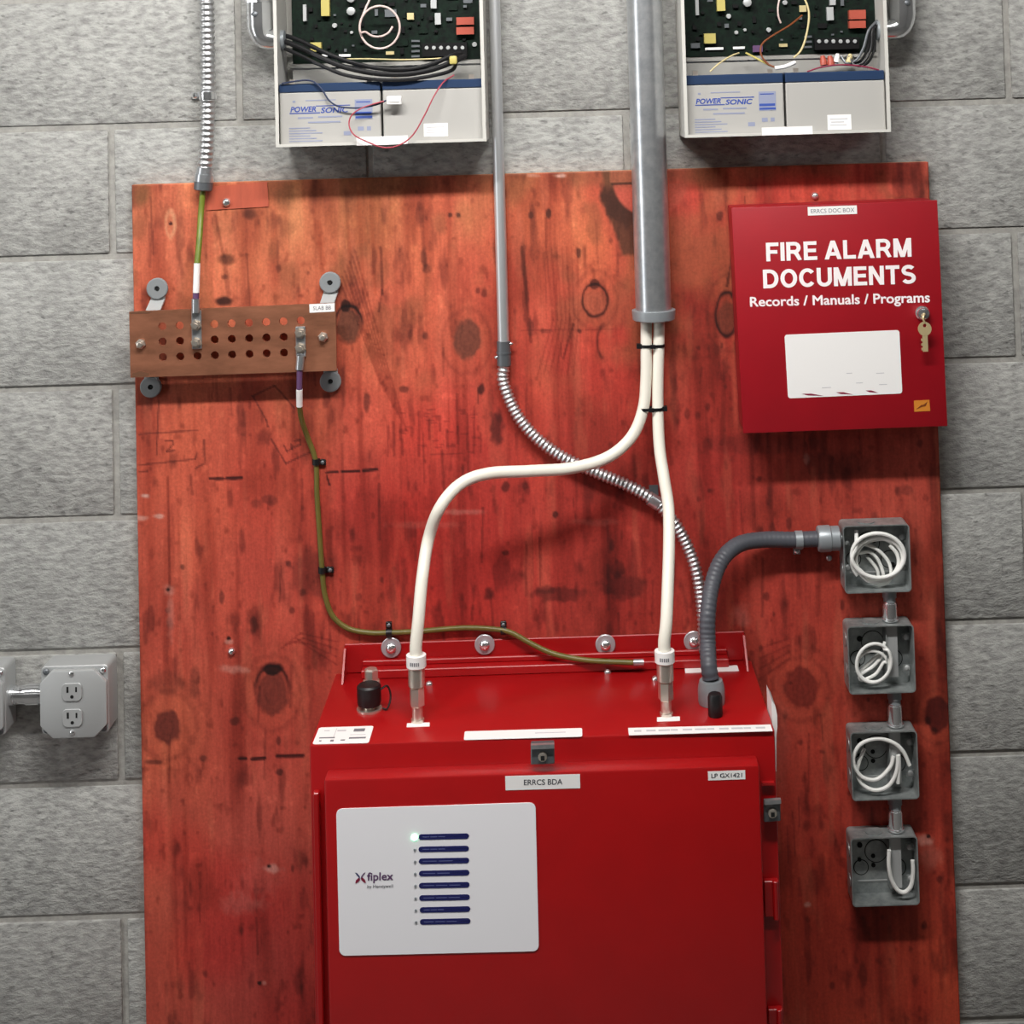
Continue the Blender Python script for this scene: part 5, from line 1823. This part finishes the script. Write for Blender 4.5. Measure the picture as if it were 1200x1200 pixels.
def comps(ox, oy, first):
    c = []
    if first:
        c += [(381, 8, 10, 22, M['yellow'], 0.012), (357, 15, 4, 20, M['cover'], 0.008), (411, 13, 5, None, M['cover'], 0.012), (411, -2, 5, None, M['cover'], 0.012), (392, 30, 3, None, M['cover'], 0.006), (412, 38, 2, None, M['cover'], 0.004),
              (370, 55, 13, 11, M['yellow'], 0.012), (481, 19, 8, 8, M['tanwire'], 0.006), (508, 3, 7, 14, M['cover'], 0.008), (513, 22, 7, 14, M['cover'], 0.008), (545, 24.5, 21, 9, M['relay'], 0.012), (545, 36, 21, 9, M['relay'], 0.012),
              (404, 65, 14, 3, M['label'], 0.004), (382, 65, 14, 2.5, M['label'], 0.004), (457, 62, 10, 4, M['tanwire'], 0.004), (556, 52, 3, None, M['cover'], 0.003)]
        c += [(500 + 8.4 * k, 56, 2.4, None, M['cover'], 0.015) for k in range(6)]
        c += [(487, 48 + 6 * k, 10, 2.5, M['dsteel'], 0.003) for k in range(4)]
        tb = (521, 58, 54, 16, M['chip'], 0.0135)
    else:
        c += [(845, 5, 10, 16, M['yellow'], 0.012), (817, 8, 4, 20, M['cover'], 0.006), (876, 3, 5, None, M['cover'], 0.012), (854, 19, 3, None, M['cover'], 0.006), (920, 3, 3, None, M['cover'], 0.006), (863, 38, 2.4, None, M['cover'], 0.004), (873, 35, 2, None, M['cover'], 0.004), (901, 35, 3, None, M['cover'], 0.005),
              (832, 45, 14, 12, M['yellow'], 0.012), (941, 10, 8, 8, M['tanwire'], 0.006), (976, 2, 7, 8, M['cover'], 0.008), (973, 16, 8, 16, M['cover'], 0.008), (1005, 17, 20, 11, M['relay'], 0.012), (1005, 28.5, 20, 9, M['relay'], 0.012),
              (837, 57, 22, 3, M['label'], 0.004), (866, 56, 14, 3, M['label'], 0.004), (918, 53, 10, 4, M['tanwire'], 0.004), (888, 57, 12, 8, M['purple'], 0.006)]
        c += [(960 + 8.4 * k, 48.5, 2.4, None, M['cover'], 0.015) for k in range(6)]
        c += [(947, 43 + 6 * k, 9, 2.5, M['dsteel'], 0.003) for k in range(3)]
        tb = (981, 51, 54, 14, M['chip'], 0.0135)
    out = [tb]
    for q in c:
        if q[3] is None:
            out.append((q[0], q[1], q[2], q[2], q[4], q[5], 'component', True))
        else:
            out.append(q)
    return out


# --- enclosure beside the thin conduit
e1, x0, x1, z0, z1, w = enclosure((323.5, 173.5), (570, 164.5), 'open beige enclosure with two batteries beside thin conduit')
mx = T(447.5, 130, -0.092).x
bt = T(447, 95.5, -0.092).z
battery(x0 + w + 0.002, mx - 0.0018, z0 + w + 0.0001, bt, 0.0135, 'grey battery with a blue lid beneath a crossing dark wire', True)
battery(mx + 0.0018, x1 - w - 0.002, z0 + w + 0.0001, bt, 0.0135, 'plain grey blue-lidded battery behind a white plug and red wire', False, small=(0.40, 0.66, 0.64, 0.91))
PY = -0.030
pb0, pb1 = T(343, 73, PY), T(563, 73, PY)
board(e1, pb0.x, pb1.x, (T(450, 72, PY).z), z1 - 0.03, PY, 3, comps(0, 0, True))
c4 = quad([(417.5, 160.8), (478, 158.6), (478, 168.6), (418, 170.8)], EF - 0.0017)
sticker('lip_label', c4, FRONT, 0.0008, M['label'], e1)
EG = 'loose wires in the enclosures'
EY = EF + 0.012
for k, (dy, dv) in enumerate(((0.0, 0), (0.014, -8), (0.0, 9))):
    wire('black_cable', ('thick black cable sagging across circuit board to terminals', 'black cable behind the sagging cable over circuit board', 'lowest black cable sagging over the blue lids')[k],
         [(334, 49 + dv * 0.9, -0.058 + dy), (350, 55 + dv, -0.068 + dy), (375, 67 + dv, -0.082 + dy), (405, 79 + dv, -0.092 + dy), (440, 86 + dv * 0.8, -0.099 + dy), (475, 87 + dv * 0.7, -0.099 + dy), (505, 82 + dv * 0.8, -0.092 + dy), (530, 73 + dv, -0.078 + dy), (545 - 5 * k, 66 + dv * 0.4, -0.060 + dy)],
         (0.0042, 0.0036, 0.0030)[k], M['black'], 'cable', EG)
wire('white_wire', 'thin pale wire running straight along the circuit board edge', [(394, 69.5, -0.046), (430, 69, -0.048), (470, 70, -0.048), (505, 69, -0.048), (522, 68, -0.048)], 0.0012, M['tanwire'], 'wire', EG)
wire('wire_ring', 'pale pink wire curled in a ring before circuit board', [(441, -14, -0.045), (432, 2, -0.055)] + loop(445, 32, 23.5, 25, -150, -1.12, -0.062, -0.072, 0, (0, 0), 0.0) + loop(443, 26, 20, 18, 170, -0.42, -0.070, -0.058, 0, (0, 0), 0.1)[1:], 0.0017, M['pinkwire'], 'wire', EG)
wire('red_wire', 'red wire hanging in a loop below the enclosure lip', [(532, 88, -0.085), (520, 96, -0.100), (509, 112, -0.112), (497, 136, -0.116), (484, 158, -0.119), (468, 170, -0.121), (450, 173, -0.122), (430, 166, -0.121), (415, 158, -0.120), (409, 146, -0.113), (413, 134, -0.112), (428, 125, -0.111), (450, 118.5, -0.110)], 0.0011, M['redwire'], 'wire', EG)
wire('dark_wire', 'dark blue wire running from battery lid to white plug', [(330, 98, -0.0955), (345, 95.5, -0.0965), (357, 94, -0.097), (368, 96, -0.098), (378, 106, -0.099), (386, 118, -0.100), (398, 125, -0.102), (420, 126.5, -0.104), (440, 123, -0.107), (453, 117.5, -0.109)], 0.0013, M['darkwire'], 'wire', EG)
p = T(462.5, 117.5, -0.103)
pl = MB()
pl.box(p.x - 0.011, p.x + 0.011, p.y - 0.009, p.y, p.z - 0.0065, p.z + 0.0065)
pl.box(p.x - 0.009, p.x + 0.0095, p.y - 0.0105, p.y - 0.0088, p.z - 0.003, p.z + 0.003)
tag(pl.build('wire_plug', M['label'], bevel=0.001, seg=1), 'small white plug in front of the plain battery', 'plug')
tp = MB().box(T(533, 71, -0.055).x - 0.006, T(533, 71, -0.055).x + 0.006, -0.096, -0.086, T(531, 70, -0.09).z - 0.007, T(531, 70, -0.09).z + 0.006)
tag(tp.build('wire_nut', M['yellow'], bevel=0.003), 'yellow wire nut at the end of black cable', 'wire nut')
# tie that hangs between the batteries
# --- enclosure beside the document box
e2, x0, x1, z0, z1, w = enclosure((802.5, 160.5), (1044, 155.5), 'open beige enclosure with two batteries above document box')
mx = T(920, 120, -0.092).x
bt = T(920, 85.5, -0.092).z
battery(x0 + w + 0.002, mx - 0.0018, z0 + w + 0.0001, bt, 0.015, 'grey battery with fully exposed blue maker print', True)
battery(mx + 0.0018, x1 - w - 0.002, z0 + w + 0.0001, bt, 0.015, 'plain grey blue-lidded battery with small white label only', False, small=(0.41, 0.66, 0.65, 0.96))
pb0, pb1 = T(803.5, 62, PY), T(1030, 62, PY)
board(e2, max(pb0.x, x0 + 0.004), pb1.x, T(915, 64, PY).z, z1 - 0.03, PY, 5, comps(0, 0, False))
c4 = quad([(892.5, 149.5), (952, 147.5), (952.5, 157.2), (893, 158.8)], EF - 0.0017)
sticker('lip_label', c4, FRONT, 0.0008, M['label'], e2)
for k, (du, dy, m_) in enumerate(((0, 0.0, 'dsteel'), (5, 0.006, 'black'), (9, -0.006, 'black'), (13, 0.003, 'black'))):
    wire('black_cable', ('grey wire curving from side elbow to terminal block', 'black wire curving steeply beside the grey wire', 'black wire sweeping low before the terminal block', 'outermost black wire by the enclosure side')[k],
         [(1028, 24 + k * 3, -0.055 + dy), (1018 + du * 0.5, 36, -0.062 + dy), (1012 + du, 56, -0.064 + dy), (1004 + du, 70 + k, -0.064 + dy), (992 + du, 74 + k, -0.060 + dy), (986 + du, 66, -0.054 + dy)], 0.0022, M[m_], 'wire', EG)
wire('tan_wire', 'pale tan wire hanging down the middle of circuit board', [(938, -10, -0.06), (946, 6, -0.066), (948, 22, -0.07), (944, 45, -0.072), (938, 60, -0.074), (930, 68, -0.076)], 0.0016, M['tanwire'], 'wire', EG)
wire('tan_wire', 'pale wire curving down at the circuit board left of centre', [(916, -10, -0.05), (912, 6, -0.056), (912, 18, -0.058), (915, 27, -0.056)], 0.0014, M['pinkwire'], 'wire', EG)
wire('brown_wire', 'brown wire drooping from circuit board to battery lids', [(940, 18, -0.05), (925, 30, -0.06), (905, 42, -0.066), (893, 52, -0.07), (892, 64, -0.074), (900, 75, -0.078), (912, 80, -0.08)], 0.0015, M['brown'], 'wire', EG)
wire('yellow_wire', 'pale yellow wire rising from battery lid to board edge', [(832, 84, -0.078), (842, 75, -0.074), (856, 66, -0.066), (866, 62, -0.056)], 0.0013, M['tanwire'], 'wire', EG)
wire('yellow_wire', 'yellow wire slanting from board edge toward white splice', [(874, 62, -0.056), (884, 67, -0.064), (895, 73, -0.07), (903, 77, -0.074)], 0.0016, M['yellow'], 'wire', EG)
wire('wire_splice', 'white taped wire splice lying over the battery lids', [(908, 80, -0.084), (920, 78, -0.084), (932, 73, -0.08)], 0.0032, M['label'], 'splice')
wire('red_wire', 'dark red wire lying along the blue battery lids', [(946, 84, -0.080), (962, 79, -0.080), (985, 76, -0.080), (1012, 78, -0.080), (1030, 82, -0.080)], 0.0013, M['maroon'], 'wire', EG)
for u, lab in ((964, 'orange wire nut under the terminal block'), (972.5, 'orange wire nut beside its twin under terminals')):
    p = T(u, 70, -0.060)
    tag(MB().lathe(p + UP * 0.006, (0.1, -0.2, -1), [(0, 0.0035), (0.008, 0.0055), (0.015, 0.0058), (0.0155, 0.004)], 10).build('wire_nut', M['relay']), lab, 'wire nut', 'orange wire nuts')
for u, m_, lab in ((982, 'label', 'white wire nut under the terminal block'), (997, 'tanwire', 'tan wire nut tilted beside black wires')):
    p = T(u, 68, -0.058)
    tag(MB().lathe(p + UP * 0.006, (-0.3, -0.2, -1), [(0, 0.003), (0.008, 0.0045), (0.014, 0.0048), (0.0145, 0.003)], 10).build('wire_nut', M[m_]), lab, 'wire nut')


# elbows at the sides of the enclosures
def elbow(u, v, side, xs, label):
    Y = -0.052
    c = T(u, v, Y)
    t = thing('conduit_elbow', label, 'conduit elbow', Vector((xs, Y, c.z)))
    R = 0.0205
    p = [Vector((c.x, Y, c.z + 0.058)), Vector((c.x, Y, c.z + 0.035)), Vector((c.x + side * 0.001, Y, c.z + 0.016)), Vector((c.x + side * 0.008, Y, c.z + 0.003)), Vector((xs - side * 0.0005, Y, c.z - 0.001))]
    Ls = sum((b - a).length for a, b in zip(p, p[1:]))
    MB().tube(p, R, 24, step=0.003, rfun=lambda s: R - 0.006 * min(1, max(0, (s - Ls * 0.45) / (Ls * 0.5)))).build('bend', M['chrome'], t, angle=50)
    MB().lathe(Vector((c.x, Y, c.z + 0.0582)), UP, [(0, 0.0220), (0.004, 0.0230), (0.010, 0.0230), (0.013, 0.0215), (0.020, 0.0205), (0.020, 0.0165)], 8).build('compression_nut', M['chrome'], t, angle=20)
    MB().lathe(Vector((c.x, Y, c.z + 0.0784)), UP, [(0, 0.0125), (TOPZ - c.z - 0.0790, 0.0125)], 24).build('pipe', M['galv'], t)
    MB().lathe(Vector((xs + side * 0.0020, Y, c.z - 0.001)), Vector((side, 0, 0)), [(0, 0.0155), (0.005, 0.0155), (0.006, 0.012)], 20).build('locknut', M['lgrey'], t)
    screw(t, Vector((c.x - side * 0.004, Y - R * 0.92, c.z + 0.04)), (-side * 0.2, -1, 0.2), 0.005, M['dsteel'])
    return t


xl = T(323.5, 173.5, EF).x
elbow(305, 47, 1, xl - 0.0002, 'shiny conduit elbow beside flexible conduit, entering the enclosure')
xr = x1
elbow(1058, 34, -1, xr + 0.0022, 'shiny conduit elbow entering enclosure above the document box')
